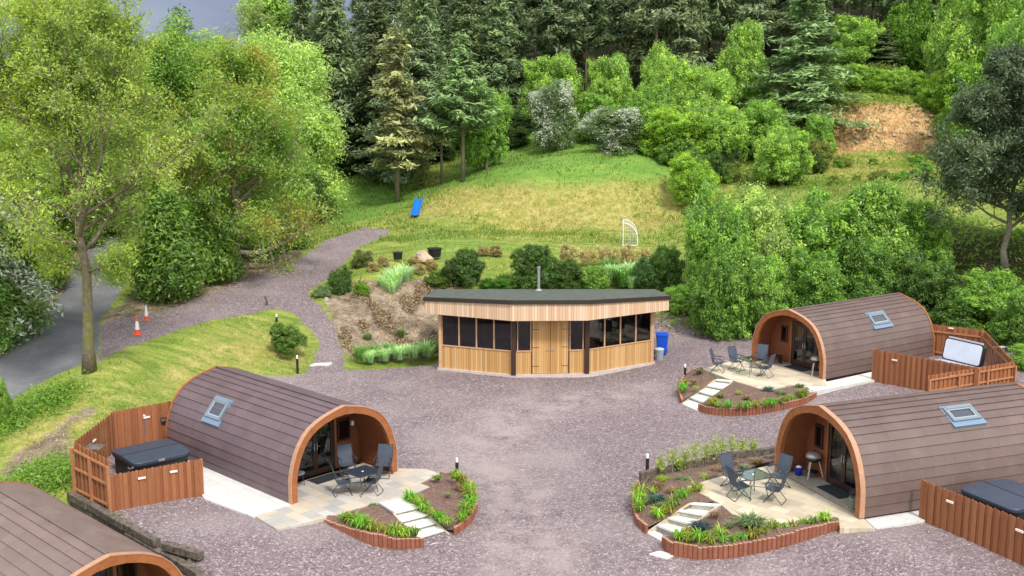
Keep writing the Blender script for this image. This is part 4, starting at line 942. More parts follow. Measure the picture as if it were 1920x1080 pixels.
# ------------------------------------------------------------------ timber pavilion
def make_pavilion():
    b = [P(826,690,.05), P(963,703,.05), P(1100,700,.05), P(1222,680,.05)]; bl = [Vector((p.x, p.y)) for p in b]
    back = [Vector((6.3, 57.1)), Vector((-3.0, 57.0))]
    o = Vector((bl[1].x*.5+bl[2].x*.5, bl[1].y, 0)); t = empty('timber_pavilion', o, 'honey coloured timber pavilion with a wide pale fascia and bands of dark windows', 'pavilion')
    bd = lambda mb, name, mat, par=t, **k: mb.shift(o).build(name, mat, par, **k)
    foot = bl+back
    cen = sum(foot, Vector((0, 0)))/6
    m = MB(); m.prism([p+(p-cen).normalized()*.16 for p in foot], -.3, .07); bd(m, 'plinth', 'rock_pale')
    m = MB(); m.prism([p-(p-cen).normalized()*.12 for p in foot], .075, .10); bd(m, 'floor', 'interior')
    ZR = lambda y: 3.65-.11*(y-50.1)
    def wallface(a, b_, z0, z1, name, mat, off=0, board=.12, par=t, u0=0):
        d_ = (b_-a); ln = d_.length; d_.normalize(); nm = Vector((d_.y, -d_.x)); n = max(1, round(ln/board)); m = MB()
        for k in range(n):
            p, q = a+d_*ln*k/n+nm*off, a+d_*ln*(k+1)/n+nm*off; i = nm*-.05
            zz0 = [z0(p) if callable(z0) else z0, z0(q) if callable(z0) else z0]; zz1 = [z1(p) if callable(z1) else z1, z1(q) if callable(z1) else z1]
            m.face([(p.x, p.y, zz0[0]), (q.x, q.y, zz0[1]), (q.x, q.y, zz1[1]), (p.x, p.y, zz1[0])], [(k+u0+.02, 0), (k+u0+.98, 0), (k+u0+.98, 2), (k+u0+.02, 2)])
            p2, q2 = p+i, q+i; m.face([(q2.x, q2.y, zz0[1]), (p2.x, p2.y, zz0[0]), (p2.x, p2.y, zz1[0]), (q2.x, q2.y, zz1[1])], [(k+u0+.5, 0)]*4)
            m.face([(p.x, p.y, zz1[0]), (q.x, q.y, zz1[1]), (q2.x, q2.y, zz1[1]), (p2.x, p2.y, zz1[0])], [(k+u0+.5, 0)]*4)
            m.face([(p.x, p.y, zz0[0]), (p2.x, p2.y, zz0[0]), (q2.x, q2.y, zz0[1]), (q.x, q.y, zz0[1])], [(k+u0+.5, 0)]*4)
        for p, e in ((a, d_), (b_, -d_)):
            p1 = p+nm*off; p2 = p1+nm*-.05; za = z0(p) if callable(z0) else z0; zb = z1(p) if callable(z1) else z1
            m.face([(p1.x, p1.y, za), (p2.x, p2.y, za), (p2.x, p2.y, zb), (p1.x, p1.y, zb)])
        return bd(m, name, mat, par)
    sill, head = 1.16, 2.72
    def box_on(a, d_, nm, u0, u1, z0, z1, w0, w1, mb):
        pts = [a+d_*u0+nm*w0, a+d_*u1+nm*w0, a+d_*u1+nm*w1, a+d_*u0+nm*w1]; mb.prism(pts, z0, z1)
    def windows(a, b_, n):
        d_ = (b_-a); ln = d_.length; d_.normalize(); nm = Vector((d_.y, -d_.x)); e = .09
        for k in range(n):
            u0, u1 = lerp(e, ln-e, k/n), lerp(e, ln-e, (k+1)/n); m = MB(); f = .035
            box_on(a, d_, nm, u0+.001, u0+f, sill+.051, head, -.06, .012, m); box_on(a, d_, nm, u1-f, u1-.001, sill+.051, head, -.06, .012, m)
            box_on(a, d_, nm, u0+f, u1-f, head-.06, head, -.06, .010, m)
            wf = bd(m, 'window', 'cedar_plain'); m = MB(); box_on(a, d_, nm, u0+f, u1-f, sill+.051, head-.06, -.032, -.024, m); bd(m, 'pane', 'glass', wf)
        m = MB(); box_on(a, d_, nm, 0, ln, sill, sill+.05, -.07, .035, m); bd(m, 'sill', 'cedar_plain')
    # wings
    for a, b_, u0 in ((bl[0], bl[1], 0), (bl[2], bl[3], 60)):
        wallface(a, b_, .07, sill, 'lower_wall', 'cedar', u0=u0); windows(a, b_, 4)
        m = MB(); d_ = (b_-a).normalized(); nm = Vector((d_.y, -d_.x)); box_on(a, d_, nm, 0, (b_-a).length, head+.001, 2.90, -.05, 0, m); bd(m, 'head_beam', 'dark_post')
    # centre: door pair and two narrow windows
    a, b_ = bl[1], bl[2]; d_ = (b_-a); ln = d_.length; d_.normalize(); nm = Vector((d_.y, -d_.x)); dl, dr_ = ln*.255, ln*.745
    for u0, u1 in ((.16, dl-.05), (dr_+.05, ln-.16)):
        wallface(a+d_*(u0-.1), a+d_*(u1+.05), .07, sill, 'lower_wall', 'cedar', u0=30)
        m = MB(); f = .05; box_on(a, d_, nm, u0, u0+f, sill+.05, head, -.05, .01, m); box_on(a, d_, nm, u1-f, u1, sill+.05, head, -.05, .01, m); box_on(a, d_, nm, u0+f, u1-f, head-.05, head, -.05, .008, m); box_on(a, d_, nm, u0-.03, u1+.03, sill, sill+.05, -.05, .035, m)
        wf = bd(m, 'window', 'cedar_plain'); m = MB(); box_on(a, d_, nm, u0+f, u1-f, sill+.05, head-.05, -.03, -.022, m); bd(m, 'pane', 'glass', wf)
    mid = (dl+dr_)/2
    for i, (u0, u1) in enumerate(((dl, mid-.008), (mid+.008, dr_))):
        lf = wallface(a+d_*u0, a+d_*u1, .09, 2.68, 'door', 'cedar', off=.012, u0=90+i*20, board=.11)
        for zz in (.45, 1.35, 2.2):
            m = MB(); uu = (u0, u0+.32) if i == 0 else (u1-.32, u1); box_on(a, d_, nm, uu[0], uu[1], zz-.011, zz+.011, .014, .022, m); bd(m, 'hinge', 'dark_post', lf)
        m = MB(); uu = (mid-.22, mid-.03) if i == 0 else (mid+.03, mid+.2); box_on(a, d_, nm, uu[0], uu[1], 1.17, 1.20, .014, .03, m); bd(m, 'bolt', 'steel', lf)
    m = MB(); box_on(a, d_, nm, dl-.05, dl-.002, .07, head, -.05, .03, m); box_on(a, d_, nm, dr_+.002, dr_+.05, .07, head, -.05, .03, m); box_on(a, d_, nm, .1, ln-.1, head+.001, 2.90, -.05, 0, m); bd(m, 'door_frame', 'dark_post')
    for p in (bl[1], bl[2]):
        m = MB(); m.box((p.x, p.y-.06, 1.42), (.22, .2, 2.70)); bd(m, 'post', 'dark_post')
    for p in (bl[0], bl[3]):
        m = MB(); m.box((p.x, p.y, 1.39), (.14, .14, 2.64)); bd(m, 'post', 'cedar_plain')
    # side and back walls
    for a_, b2 in ((bl[3], back[0]), (back[0], back[1]), (back[1], bl[0])): wallface(a_, b2, .07, lambda p: ZR(p.y)-.12, 'wall', 'cedar', u0=200)
    # roof and fascia
    fr = [Vector((P(797,588,2.74).x, P(797,588,2.74).y)), Vector((P(960,602,2.79).x, P(960,602,2.79).y)), Vector((P(1102,601,2.79).x, P(1102,601,2.79).y)), Vector((P(1254,579,2.80).x, P(1254,579,2.80).y))]
    rb_ = [Vector((fr[3].x-.1, 57.7)), Vector((fr[0].x+.2, 57.6))]
    for a_, b2, u0 in ((fr[0], fr[1], 0), (fr[1], fr[2], 50), (fr[2], fr[3], 100)):
        wallface(a_, b2, lambda p: 2.79-.02*(p.y-fr[1].y), lambda p: ZR(p.y)-.0, 'fascia', 'fascia', u0=u0, board=.13)
    for a_, b2 in ((fr[3], rb_[0]), (rb_[1], fr[0]), (rb_[0], rb_[1])): wallface(a_, b2, lambda p: ZR(p.y)-.75 if p.y > 55 else 2.75, lambda p: ZR(p.y)-.0, 'fascia', 'fascia', u0=150, board=.13)
    rp = fr+rb_; c2 = sum(rp, Vector((0, 0)))/6; ex = [p+(p-c2).normalized()*.09 for p in rp]
    if sum(ex[i].x*ex[(i+1) % 6].y-ex[(i+1) % 6].x*ex[i].y for i in range(6)) < 0: ex = ex[::-1]
    m = MB(); m.prism(ex, [ZR(p.y)-.10 for p in ex], [ZR(p.y)+.085 for p in ex]); bd(m, 'roof_edge', 'felt_edge')
    ins = [p+(c2-p).normalized()*.05 for p in ex]; m = MB(); m.prism(ins, [ZR(p.y)+.086 for p in ins], [ZR(p.y)+.10 for p in ins]); bd(m, 'roof', 'felt')
    inn = [p+(c2-p).normalized()*.12 for p in ex]; m = MB(); m.prism(inn, [ZR(p.y)-.16 for p in inn], [ZR(p.y)-.12 for p in inn]); bd(m, 'soffit', 'dark_post')
    # flue
    q = at(1010, 541, 56.6); m = MB(); zr = ZR(q.y)+.1; m.tube([(q.x, q.y, zr-.02), (q.x, q.y, zr+1.15)], .075, 12); m.tube([(q.x, q.y, zr+1.15), (q.x, q.y, zr+1.25)], .1, 12); fl = bd(m, 'flue', 'flue_metal', smooth=False)
    m = MB(); m.lathe([(.2, 0), (.1, .1)], 12, (q.x, q.y, zr-.01)); bd(m, 'collar', 'flue_metal', fl)
    # inside: benches and table
    m = MB(); c3 = cen; m.box((c3.x-3, c3.y+1.6, .5), (2.4, .5, .45)); m.box((c3.x+2.8, c3.y+1.6, .5), (2.4, .5, .45)); m.lathe([(.9, .12), (.9, .75), (1.0, .8)], 12, (c3.x, c3.y, 0)); bd(m, 'benches', 'interior')
    return t
M['rock_pale'] = simple('concrete_plinth', (.50, .43, .40), .85, noise=.15, nscale=3)
M['flue_metal'] = simple('flue_metal', (.36, .36, .36), .4, metal=.5)
make_pavilion()

# ------------------------------------------------------------------ bins, cones, slide, goal, tubs, stones
g = G(1237, 664); t = empty('wheelie_bin', (g.x+.1, g.y, g.z), 'tall blue wheelie bin at the right end of the pavilion', 'bin', -.1)
m = MB(); loft(m, [[(x, y, .08) for x, y in rrect(.48, .55, .06, 2)], [(x, y, 1.0) for x, y in rrect(.60, .72, .06, 2)]]); m.build('body', 'blue', t)
m = MB(); loft(m, [[(x, y, 1.005) for x, y in rrect(.64, .78, .07, 2)], [(x, y-.02, 1.07) for x, y in rrect(.62, .74, .07, 2)]]); m.build('lid', 'blue', t)
for sx in (-.27, .27): m = MB(); m.tube([(sx-.03, .3, .1), (sx+.03, .3, .1)], .1, 10); m.build('wheel', 'black', t)
m = MB(); m.tube([(-.25, .43, .98), (.25, .43, .98)], .02, 6); m.build('handle', 'blue', t)
g = G(1234, 668); t = empty('dustbin', (g.x-.05, g.y-.75, g.z), 'small round grey dustbin in front of the blue wheelie bin', 'bin')
m = MB(); m.lathe([(.19, 0), (.23, .5), (.235, .52)], 14); m.build('body', 'grey_bin', t); m = MB(); m.lathe([(.25, .525), (.24, .57), (.08, .62)], 14); m.build('lid', simple('bin_lid', (.42, .50, .52), .5), t)
for (px, py, lab, sc_) in ((258, 628, 'nearer traffic cone, with a full red top, on the edge of the gravel track', .92), (275, 601, 'farther traffic cone, with a white top half, beside the ivy covered tree', .8)):
    g = G(px, py); t = empty('traffic_cone', g, lab, 'traffic cone', .4, 'traffic cones on the track')
    m = MB(); m.box((0, 0, .025), (.42*sc_, .42*sc_, .05)); m.build('base', 'cone_o', t, bevel=.01)
    far = 'white top' in lab; hh = sc_; rr = lambda z: lerp(.15, .035, z)*sc_
    segs = [(.05, .30, 'cone_o'), (.30, .74, 'cone_w'), (.74, 1.0, 'cone_w' if far else 'cone_o')]
    for a, b_, mt in segs:
        m = MB(); m.lathe([(rr(a), a*hh), (rr(b_), b_*hh)], 14); m.build('sleeve' if mt == 'cone_w' else 'cone_body', mt, t, smooth=False)
g = G(777, 412); t = empty('play_slide', g, 'bright blue plastic slide lying on the grass slope', 'slide', 0); tp = G(789, 380)
m = MB(); d3 = Vector((tp.x-g.x, tp.y-g.y, tp.z-g.z)); d3 = d3.normalized()*min(d3.length, 3.2); sxv = d3.cross(Vector((0, 0, 1))).normalized()
if sxv.x < 0: sxv = -sxv
K_ = 10
pos = [d3*(k/K_)+Vector((0, 0, .22+.42*(k/K_)-.1*math.sin(PI*k/K_)+(.10 if k == 0 else 0))) for k in range(K_+1)]
for a, b_ in zip(pos, pos[1:]):
    m.face([a-sxv*.24, a+sxv*.24, b_+sxv*.24, b_-sxv*.24]); m.face([a-sxv*.24-Vector((0, 0, .03)), b_-sxv*.24-Vector((0, 0, .03)), b_+sxv*.24-Vector((0, 0, .03)), a+sxv*.24-Vector((0, 0, .03))])
m.build('chute', 'slide_blue', t)
for s_ in (-1, 1): m = MB(); m.tube([p+sxv*s_*.26+Vector((0, 0, .09)) for p in pos], .055, 6); m.build('side_rim', 'slide_blue', t)
for k in (4, 10):
    m = MB()
    for s_ in (-1, 1): m.tube([pos[k]+sxv*s_*.2, pos[k]+sxv*s_*.24+Vector((0, .1, -.9))], .03, 5)
    m.build('leg', 'slide_blue', t)
g = G(1180, 461); t = empty('football_goal', g, 'small white football goal with a rounded side, netted, on the upper lawn', 'goal', 0)
ml = Vector((G(1170, 461).x-g.x, 0, 0)); mr = Vector((.55, -.1, 0)); W2 = .42
def arc(y_off):
    out = [(-W2, y_off, 0), (-W2, y_off, 1.5)]
    for k in range(1, 9): a = R(90-90*k/8); out.append((-W2+.95*math.cos(a)*1.0, y_off, .42+1.08*math.sin(a)))
    return out+[(.53, y_off, 0)]
m = MB(); m.tube(arc(0), .035, 6); m.tube([(-W2, 0, .03), (.53, 0, .03)], .035, 6); m.build('side_hoop', 'white', t)
m = MB(); m.tube([(-W2-.02, 0, 1.5), (-W2+.22, 2.2, 1.5)], .035, 6); m.tube([(-W2+.22, 2.2, 1.5), (-W2+.22, 2.2, 0)], .035, 6); m.build('crossbar', 'white', t)
m = MB(); m.tube([(p[0]+.22, 2.2, p[2]) for p in arc(0)], .03, 6); m.build('side_hoop', 'white', t)
m = MB(); ar = arc(0)[1:]
for yy in np.arange(.0, 2.21, .2): m.tube([(p[0]+.1*yy, yy, p[2]) for p in ar], .006, 3, cap=False)
for p in ar[::1]: m.tube([p, (p[0]+.22, 2.2, p[2])], .006, 3, cap=False)
for zz in np.arange(.2, 1.5, .2):
    xe = -W2+.95*math.sqrt(max(0, 1-((zz-.42)/1.08)**2)) if zz > .42 else .53
    m.tube([(-W2, 0, zz), (xe, 0, zz)], .008, 3, cap=False)
for xx in np.arange(-.25, .5, .16): m.tube([(xx, 0, 0), (xx, 0, .42+1.08*math.sqrt(max(0, 1-((xx+W2)/.95)**2)))], .008, 3, cap=False)
m.build('net', 'net_white', t) if 'net_white' in M else m.build('net', simple('net_white', (.6, .62, .6), .8), t)
for (px, py, rr, hh, lab) in ((746, 486, .30, .42, 'smaller black plastic tub on the upper lawn, left of the pale boulder'), (815, 481, .45, .52, 'larger black planter tub on the upper lawn, right of the pale boulder')):
    g = G(px, py); t = empty('black_tub', g, lab, 'tub', .3); m = MB(); m.lathe([(rr*.82, 0), (rr*.95, hh*.9), (rr*1.05, hh*.92), (rr*1.05, hh)], 18); m.build('wall', 'black', t)
    m = MB(); m.lathe([(rr*.3, hh+.001), (rr*.3, hh+.03)], 10); m.build('knob', 'black', t)
def stone(px, py, sx, sy, sz, label, mat='rock', seed=0, name='boulder', cat='boulder', group=None, sub=3):
    g = G(px, py); bm = bmesh.new(); bmesh.ops.create_icosphere(bm, subdivisions=sub, radius=1); r = random.Random(seed); ph = [r.uniform(0, 6) for _ in range(9)]
    for v in bm.verts:
        c = v.co.copy(); f = 1+.16*math.sin(c.x*3+ph[0])+.13*math.sin(c.y*4+ph[1])+.12*math.sin(c.z*4+ph[2])+.05*math.sin(c.x*9+c.y*8+ph[3]); c *= f
        for k in range(3):
            nv = Vector((math.cos(ph[4+k]), math.sin(ph[4+k]), .5)).normalized(); dd = c.dot(nv)
            if dd > .72: c -= nv*(dd-.72)*.85
        v.co = Vector((c.x*sx, c.y*sy, c.z*sz))
    me = bpy.data.meshes.new(name); bm.to_mesh(me); bm.free(); me.materials.append(M[mat]); o = bpy.data.objects.new(name, me); C.objects.link(o); o.location = (g.x, g.y, g.z+sz*.4)
    return tag(o, label, cat, group)
stone(792, 489, .72, .45, .38, 'large pale boulder on the upper lawn between the two black tubs', 'rock', 4)
stone(612, 572, .38, .3, .26, 'grey block of rock at the edge of the bare bank beside the path', 'rock_grey', 7, 'rock', 'rock')
r_ = random.Random(5)
for k in range(60):
    px, py = r_.uniform(1545, 1755), r_.uniform(205, 272); s_ = r_.uniform(.08, .3); stone(px, py, s_, s_*.8, s_*.7, 'broken orange rock lying in the bare cut of the hillside', 'rock', 20+k, 'rock', 'rock', 'orange rocks in the hillside cut', 1)
for k in range(40):
    px, py = r_.choice([(r_.uniform(620, 830), r_.uniform(560, 650)), (r_.uniform(1290, 1410), r_.uniform(600, 632)), (r_.uniform(700, 820), r_.uniform(530, 600))]); s_ = r_.uniform(.06, .16)
    stone(px, py, s_, s_*.8, s_*.6, 'small grey stone on the bare bank by the pavilion', 'rock_grey', 60+k, 'rock', 'rock', 'small stones on the bare ground', 1)
for (px, py, sx, lab) in ((602, 683, .55, 'flat pale slab where the path meets the courtyard'), (1242, 1041, .35, 'pale flat kerb stone lying in the gravel by the front bed')):
    g = G(px, py); m = MB(); m.prism([(-sx, -.18), (sx*.7, -.2), (sx, .14), (-sx*.5, .2)], -.05, .03); o = m.build('stone_slab', 'white_stone'); o.location = g; o.rotation_euler = (0, 0, .2 if sx > .4 else -.6); tag(o, lab, 'stone slab')

# ------------------------------------------------------------------ sleeper wall between the two left pods
t = empty('sleeper_wall', (WA[0], WA[1], 0), 'low retaining wall of old dark sleepers between the two left pods', 'retaining wall'); o = Vector(t.location); r_ = random.Random(9)
Lw = np.linalg.norm(WB-WA); dv = Vector((wd[0], wd[1])); nv = Vector((wn[0], wn[1])); A0 = Vector((WA[0], WA[1]))
for row in range(6):
    z0 = -1.42+row*.25; u = r_.uniform(-.6, 0)
    while u < Lw:
        l_ = r_.uniform(1.8, 2.5); m = MB(); off = r_.uniform(-.03, .05)+.05; ua, ub = max(0, u), min(Lw+.2, u+l_-.02)
        if row == 5 and ub > Lw*.62: break
        if ub-ua > .3:
            c0 = A0+dv*(ua+ub)/2+nv*off; m.box((c0.x, c0.y, z0+.12+r_.uniform(-.01, .01)), (ub-ua, .24, .235), math.atan2(dv.y, dv.x)+r_.uniform(-.008, .008)); m.shift(o).build('sleeper', 'sleeper', t, bevel=.012)
        u += l_
c0 = A0+dv*(Lw*.67)+nv*-.15; m = MB(); m.box((c0.x, c0.y, .02), (1.5, .24, .22), math.atan2(dv.y, dv.x)+.25); m.shift(o).build('sleeper', 'sleeper', t, bevel=.012)
c0 = A0+dv*(Lw+.1)+nv*-.05; m = MB(); m.box((c0.x, c0.y, -.05), (1.9, .26, .23), math.atan2(dv.y, dv.x)-.1); m.shift(o).build('sleeper', 'sleeper', t, bevel=.012)
# sleeper edging behind the bed with the saplings
w1, w2, w3 = P(1200, 903, .33), P(1330, 868, .5), P(1456, 848, .6)
t = empty('sleeper_edging', w1, 'dark sleeper edging behind the saplings, left of the largest arch', 'edging'); o = Vector(t.location)
for a, b_, zz, lab in ((w1, w2, .36, 0), (w2, w3, .46, 0), (P(1394, 851, .7), P(1457, 840, .7), .62, 1), (P(1380, 872, .5), P(1458, 858, .5), .30, 0)):
    m = MB(); a = Vector((a.x, a.y, zz)); b_ = Vector((b_.x, b_.y, zz+.04)); m.bar(a, b_, .14, .62 if not lab else .24); m.shift(o).build('sleeper', 'sleeper', t, bevel=.012)
# white slatted airer / railing at the right edge
a, b_ = at(1858, 651, 52.3), at(1960, 648, 53.0); t = empty('white_railing', (a.x, a.y, a.z-1.2), 'thin white railing with short pales reaching out past the right edge, behind the tub fence', 'railing'); o = Vector(t.location)
m = MB(); m.bar(a, b_, .05, .07); m.shift(o).build('top_rail', 'white', t); m = MB()
for k in range(22): p = a.lerp(b_, (k+.5)/22); m.box((p.x, p.y, p.z-.16), (.03, .02, .26))
m.shift(o).build('pales', 'pale_grey', t) if 'pale_grey' in M else m.shift(o).build('pales', simple('pale_grey', (.45, .46, .43), .6), t)
for p in (a.lerp(b_, .5), b_): m = MB(); m.tube([(p.x, p.y, p.z), (p.x, p.y, Hz(p.x, p.y)-.2)], .03, 6); m.shift(o).build('post', 'white', t)
#PART3
# ------------------------------------------------------------------ foliage
def leaf_mat(name, stops, trans=.48, flower=None):
    """leaf tone comes from the object's own colour, varied leaf by leaf"""
    m = bpy.data.materials.new(name); m.use_nodes = True; t = m.node_tree; t.nodes.clear(); n = N(t)
    o = n.node('ShaderNodeOutputMaterial'); oi = n.node('ShaderNodeObjectInfo'); tint = n.attr('tint')
    col = n.mix(1, oi.outputs['Color'], n.ramp(tint, stops), 'MULTIPLY')
    col = n.mix(1, col, (1.38, 1.35, 1.28), 'MULTIPLY')
    if flower: col = n.mix(n.attr('flower'), col, flower)
    df = n.node('ShaderNodeBsdfDiffuse'); tr = n.node('ShaderNodeBsdfTranslucent'); gl = n.node('ShaderNodeBsdfGlossy'); gl.inputs['Roughness'].default_value = .45
    n.put(df.inputs[0], col); n.put(tr.inputs[0], col); a = n.node('ShaderNodeMixShader'); a.inputs[0].default_value = trans
    b = n.node('ShaderNodeMixShader'); b.inputs[0].default_value = .035; L_ = t.links.new
    L_(df.outputs[0], a.inputs[1]); L_(tr.outputs[0], a.inputs[2]); L_(a.outputs[0], b.inputs[1]); L_(gl.outputs[0], b.inputs[2]); L_(b.outputs[0], o.inputs['Surface'])
    return m
M['leaf'] = leaf_mat('leaf', [(0, (.5, .55, .5)), (.3, (.85, .9, .8)), (.7, (1.3, 1.25, 1.0)), (1, (2.1, 1.8, 1.3))])
M['leaf_mixed'] = leaf_mat('leaf_brown_green', [(0, (.5, .62, .5)), (.35, (.9, 1, .8)), (.6, (1.3, 1.2, 1.0)), (.72, (1.5, 1.0, .9)), (1, (2.0, .85, .8))])
M['blossom'] = leaf_mat('blossom', [(0, (.6, .65, .6)), (.5, (1, 1, 1)), (1, (1.4, 1.3, 1.1))], flower=(.85, .87, .76))
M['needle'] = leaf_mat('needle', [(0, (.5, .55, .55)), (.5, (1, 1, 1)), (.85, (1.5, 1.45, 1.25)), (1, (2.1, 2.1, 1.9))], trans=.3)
M['bark'] = simple('bark', (.23, .185, .14), .9, noise=.55, nscale=5, bump=.8)
M['bark_grey'] = simple('bark_grey', (.20, .175, .135), .9, noise=.4, nscale=6, bump=.6)
M['twig'] = simple('twig', (.24, .205, .135), .9, noise=.3, nscale=3)
def moss_bark():
    m, t, b = new_mat('mossy_bark'); n = N(t); f = n.noise(5, 6, .75); g = n.noise(1.3, 4, .6)
    c = n.ramp(f, [(.3, (.06, .045, .03)), (.6, (.20, .16, .12)), (.75, (.33, .30, .24))]); sx = n.node('ShaderNodeSeparateXYZ'); n.put(sx.inputs[0], n.oc)
    c = n.mix(n.math('MULTIPLY', n.ramp(g, [(.42, 0.0), (.6, 1.0)]), n.ramp(n.math('DIVIDE', sx.outputs[2], 6), [(.2, 1.0), (1, .25)])), c, (.13, .14, .02))
    n.put(b.inputs['Base Color'], c); b.inputs['Roughness'].default_value = .95; n.put(b.inputs['Normal'], n.bump(f, .9, .05)); return m
M['mossy_bark'] = moss_bark()

def leaf_mesh(name, cen, nrm, size, tint, mat, asp=1.7, flower=None, seed=0, kind='leaf'):
    """one rhombic leaf spray per centre, lying across nrm"""
    rg = np.random.RandomState(seed); n = len(cen); nrm = nrm/np.maximum(1e-6, np.linalg.norm(nrm, axis=1))[:, None]
    r = rg.randn(n, 3); u = np.cross(nrm, r); u /= np.maximum(1e-6, np.linalg.norm(u, axis=1))[:, None]; v = np.cross(nrm, u)
    s = (np.asarray(size)*np.ones(n))[:, None]*.5
    bend = nrm*s*.25
    V = np.stack([cen-u*s*asp, cen-v*s*.62+bend, cen+u*s*asp, cen+v*s*.62+bend], 1).reshape(-1, 3)
    F_ = np.arange(4*n, dtype=np.int32)
    me = bpy.data.meshes.new(name); me.vertices.add(4*n); me.vertices.foreach_set('co', V.ravel().astype(np.float32)); me.loops.add(4*n); me.loops.foreach_set('vertex_index', F_)
    me.polygons.add(n); me.polygons.foreach_set('loop_start', np.arange(0, 4*n, 4, dtype=np.int32)); me.polygons.foreach_set('loop_total', np.full(n, 4, np.int32))
    a = me.attributes.new('tint', 'FLOAT', 'POINT'); a.data.foreach_set('value', np.repeat(np.clip(tint, 0, 1), 4).astype(np.float32))
    if flower is not None: a = me.attributes.new('flower', 'FLOAT', 'POINT'); a.data.foreach_set('value', np.repeat(flower, 4).astype(np.float32))
    me.update(calc_edges=True); me.materials.append(M[mat]); return me

def clumps_in(rg, blobs, n_cl, shell=.62):
    """clump centres spread through ellipsoid blobs, mostly near their skin; returns centre, outward"""
    w_ = np.array([b[3]*b[4]+b[3]*b[5]+b[4]*b[5] for b in blobs]); w_ = w_/w_.sum(); pick = rg.choice(len(blobs), n_cl, p=w_); B = np.array(blobs)[pick]
    d = rg.randn(n_cl, 3); d /= np.linalg.norm(d, axis=1)[:, None]; r = shell+(1-shell)*rg.rand(n_cl)**.7
    r *= 1+.10*np.sin(d[:, 0]*7+pick)+.08*np.sin(d[:, 2]*9+pick*2)
    return B[:, :3]+d*B[:, 3:]*r[:, None], d, pick
def crown_leaves(rg, blobs, n_cl, per, cr_, flat=.7, up=.9, shell=.62, noise=.5, tint_mu=.5, clump_tint=.22, zmin=None):
    cc, d, pick = clumps_in(rg, blobs, n_cl, shell); ct = rg.randn(n_cl)*clump_tint
    rad = cr_*(.6+.8*rg.rand(n_cl)); k = rg.poisson(per, n_cl); idx = np.repeat(np.arange(n_cl), k); n = len(idx)
    o = rg.randn(n, 3); o /= np.linalg.norm(o, axis=1)[:, None]; o *= (rg.rand(n)**.45)[:, None]; o[:, 2] *= flat
    c = cc[idx]+o*rad[idx][:, None]
    nr = o*.9+d[idx]*.55+np.array([0, 0, up])+rg.randn(n, 3)*noise
    tint = tint_mu+ct[idx]+rg.randn(n)*.16
    if zmin is not None: keep = c[:, 2] > zmin; c, nr, tint = c[keep], nr[keep], tint[keep]
    return c, nr, tint
def lobes(rg, R_, Hh, n, z0=0, jit=.25, bottom=.25):
    """uneven crown made of overlapping lobes inside an envelope of radius R_ and height Hh from z0"""
    out = [(0, 0, z0+Hh*.5, R_*.72, R_*.72, Hh*.42)]
    for k in range(n):
        h = bottom+(1-bottom)*rg.rand(); a = rg.rand()*6.28; rr = R_*(1-((h-.45)/.62)**2)**.5*.62 if abs(h-.45) < .6 else R_*.15
        s = R_*(.26+.2*rg.rand()); out.append((math.cos(a)*rr, math.sin(a)*rr, z0+Hh*min(h, .9), s, s, s*.85*Hh/(2*R_)*1.1))
    return out
def tree_skeleton(rg, base, height, spread, n_limbs, r0, z_first=.3, lean=(0, 0), gnarl=.06):
    """trunk polyline plus limbs; returns list of (points, radii) and limb tips"""
    tr = []; K_ = 9; p = np.array([0., 0, 0])
    for k in range(K_+1):
        t = k/K_; tr.append(np.array([lean[0]*t+rg.randn()*gnarl*height*.15*(t > 0), lean[1]*t+rg.randn()*gnarl*height*.15*(t > 0), height*.86*t]))
    rad = [r0*(1.35 if k == 0 else 1)*(1-.88*k/K_) for k in range(K_+1)]; segs = [(tr, rad)]; tips = []
    for i in range(n_limbs):
        t = z_first+(.95-z_first)*(i+rg.rand())/n_limbs; k = min(K_-1, int(t*K_)); f = t*K_-k; s = tr[k]*(1-f)+tr[k+1]*f
        a = i*2.4+rg.rand()*.8; ln = spread*(1-.55*t)*(.75+.4*rg.rand()); el = R(25+45*t+rg.randn()*8); pts = [s]; d = np.array([math.cos(a)*math.cos(el), math.sin(a)*math.cos(el), math.sin(el)])
        for j in range(5): d = d+rg.randn(3)*.13+np.array([0, 0, .05]); d /= np.linalg.norm(d); pts.append(pts[-1]+d*ln/5)
        rr = r0*(1-.88*t)*.55; segs.append((pts, [rr*(1-.82*j/5) for j in range(6)])); tips.append((pts, d))
    return segs, tips
def wood_mesh(name, segs, mat, n=7, base=(0, 0, 0)):
    mb = MB()
    for k, (p, r) in enumerate(segs): mb.tube([tuple(q) for q in p], list(r), n if k == 0 else max(3, n-2), cap=(k == 0))
    me = bpy.data.meshes.new(name); me.from_pydata(mb.v, [], mb.f); me.materials.append(M[mat]); me.polygons.foreach_set('use_smooth', [True]*len(me.polygons)); me.update(); return me
def obj(name, me, parent=None, col=None, loc=None, rz=0, sc=None):
    o = bpy.data.objects.new(name, me); C.objects.link(o)
    if parent: o.parent = parent
    if col: o.color = (*col, 1)
    if loc is not None: o.location = loc
    if rz: o.rotation_euler = (0, 0, rz)
    if sc: o.scale = sc
    return o

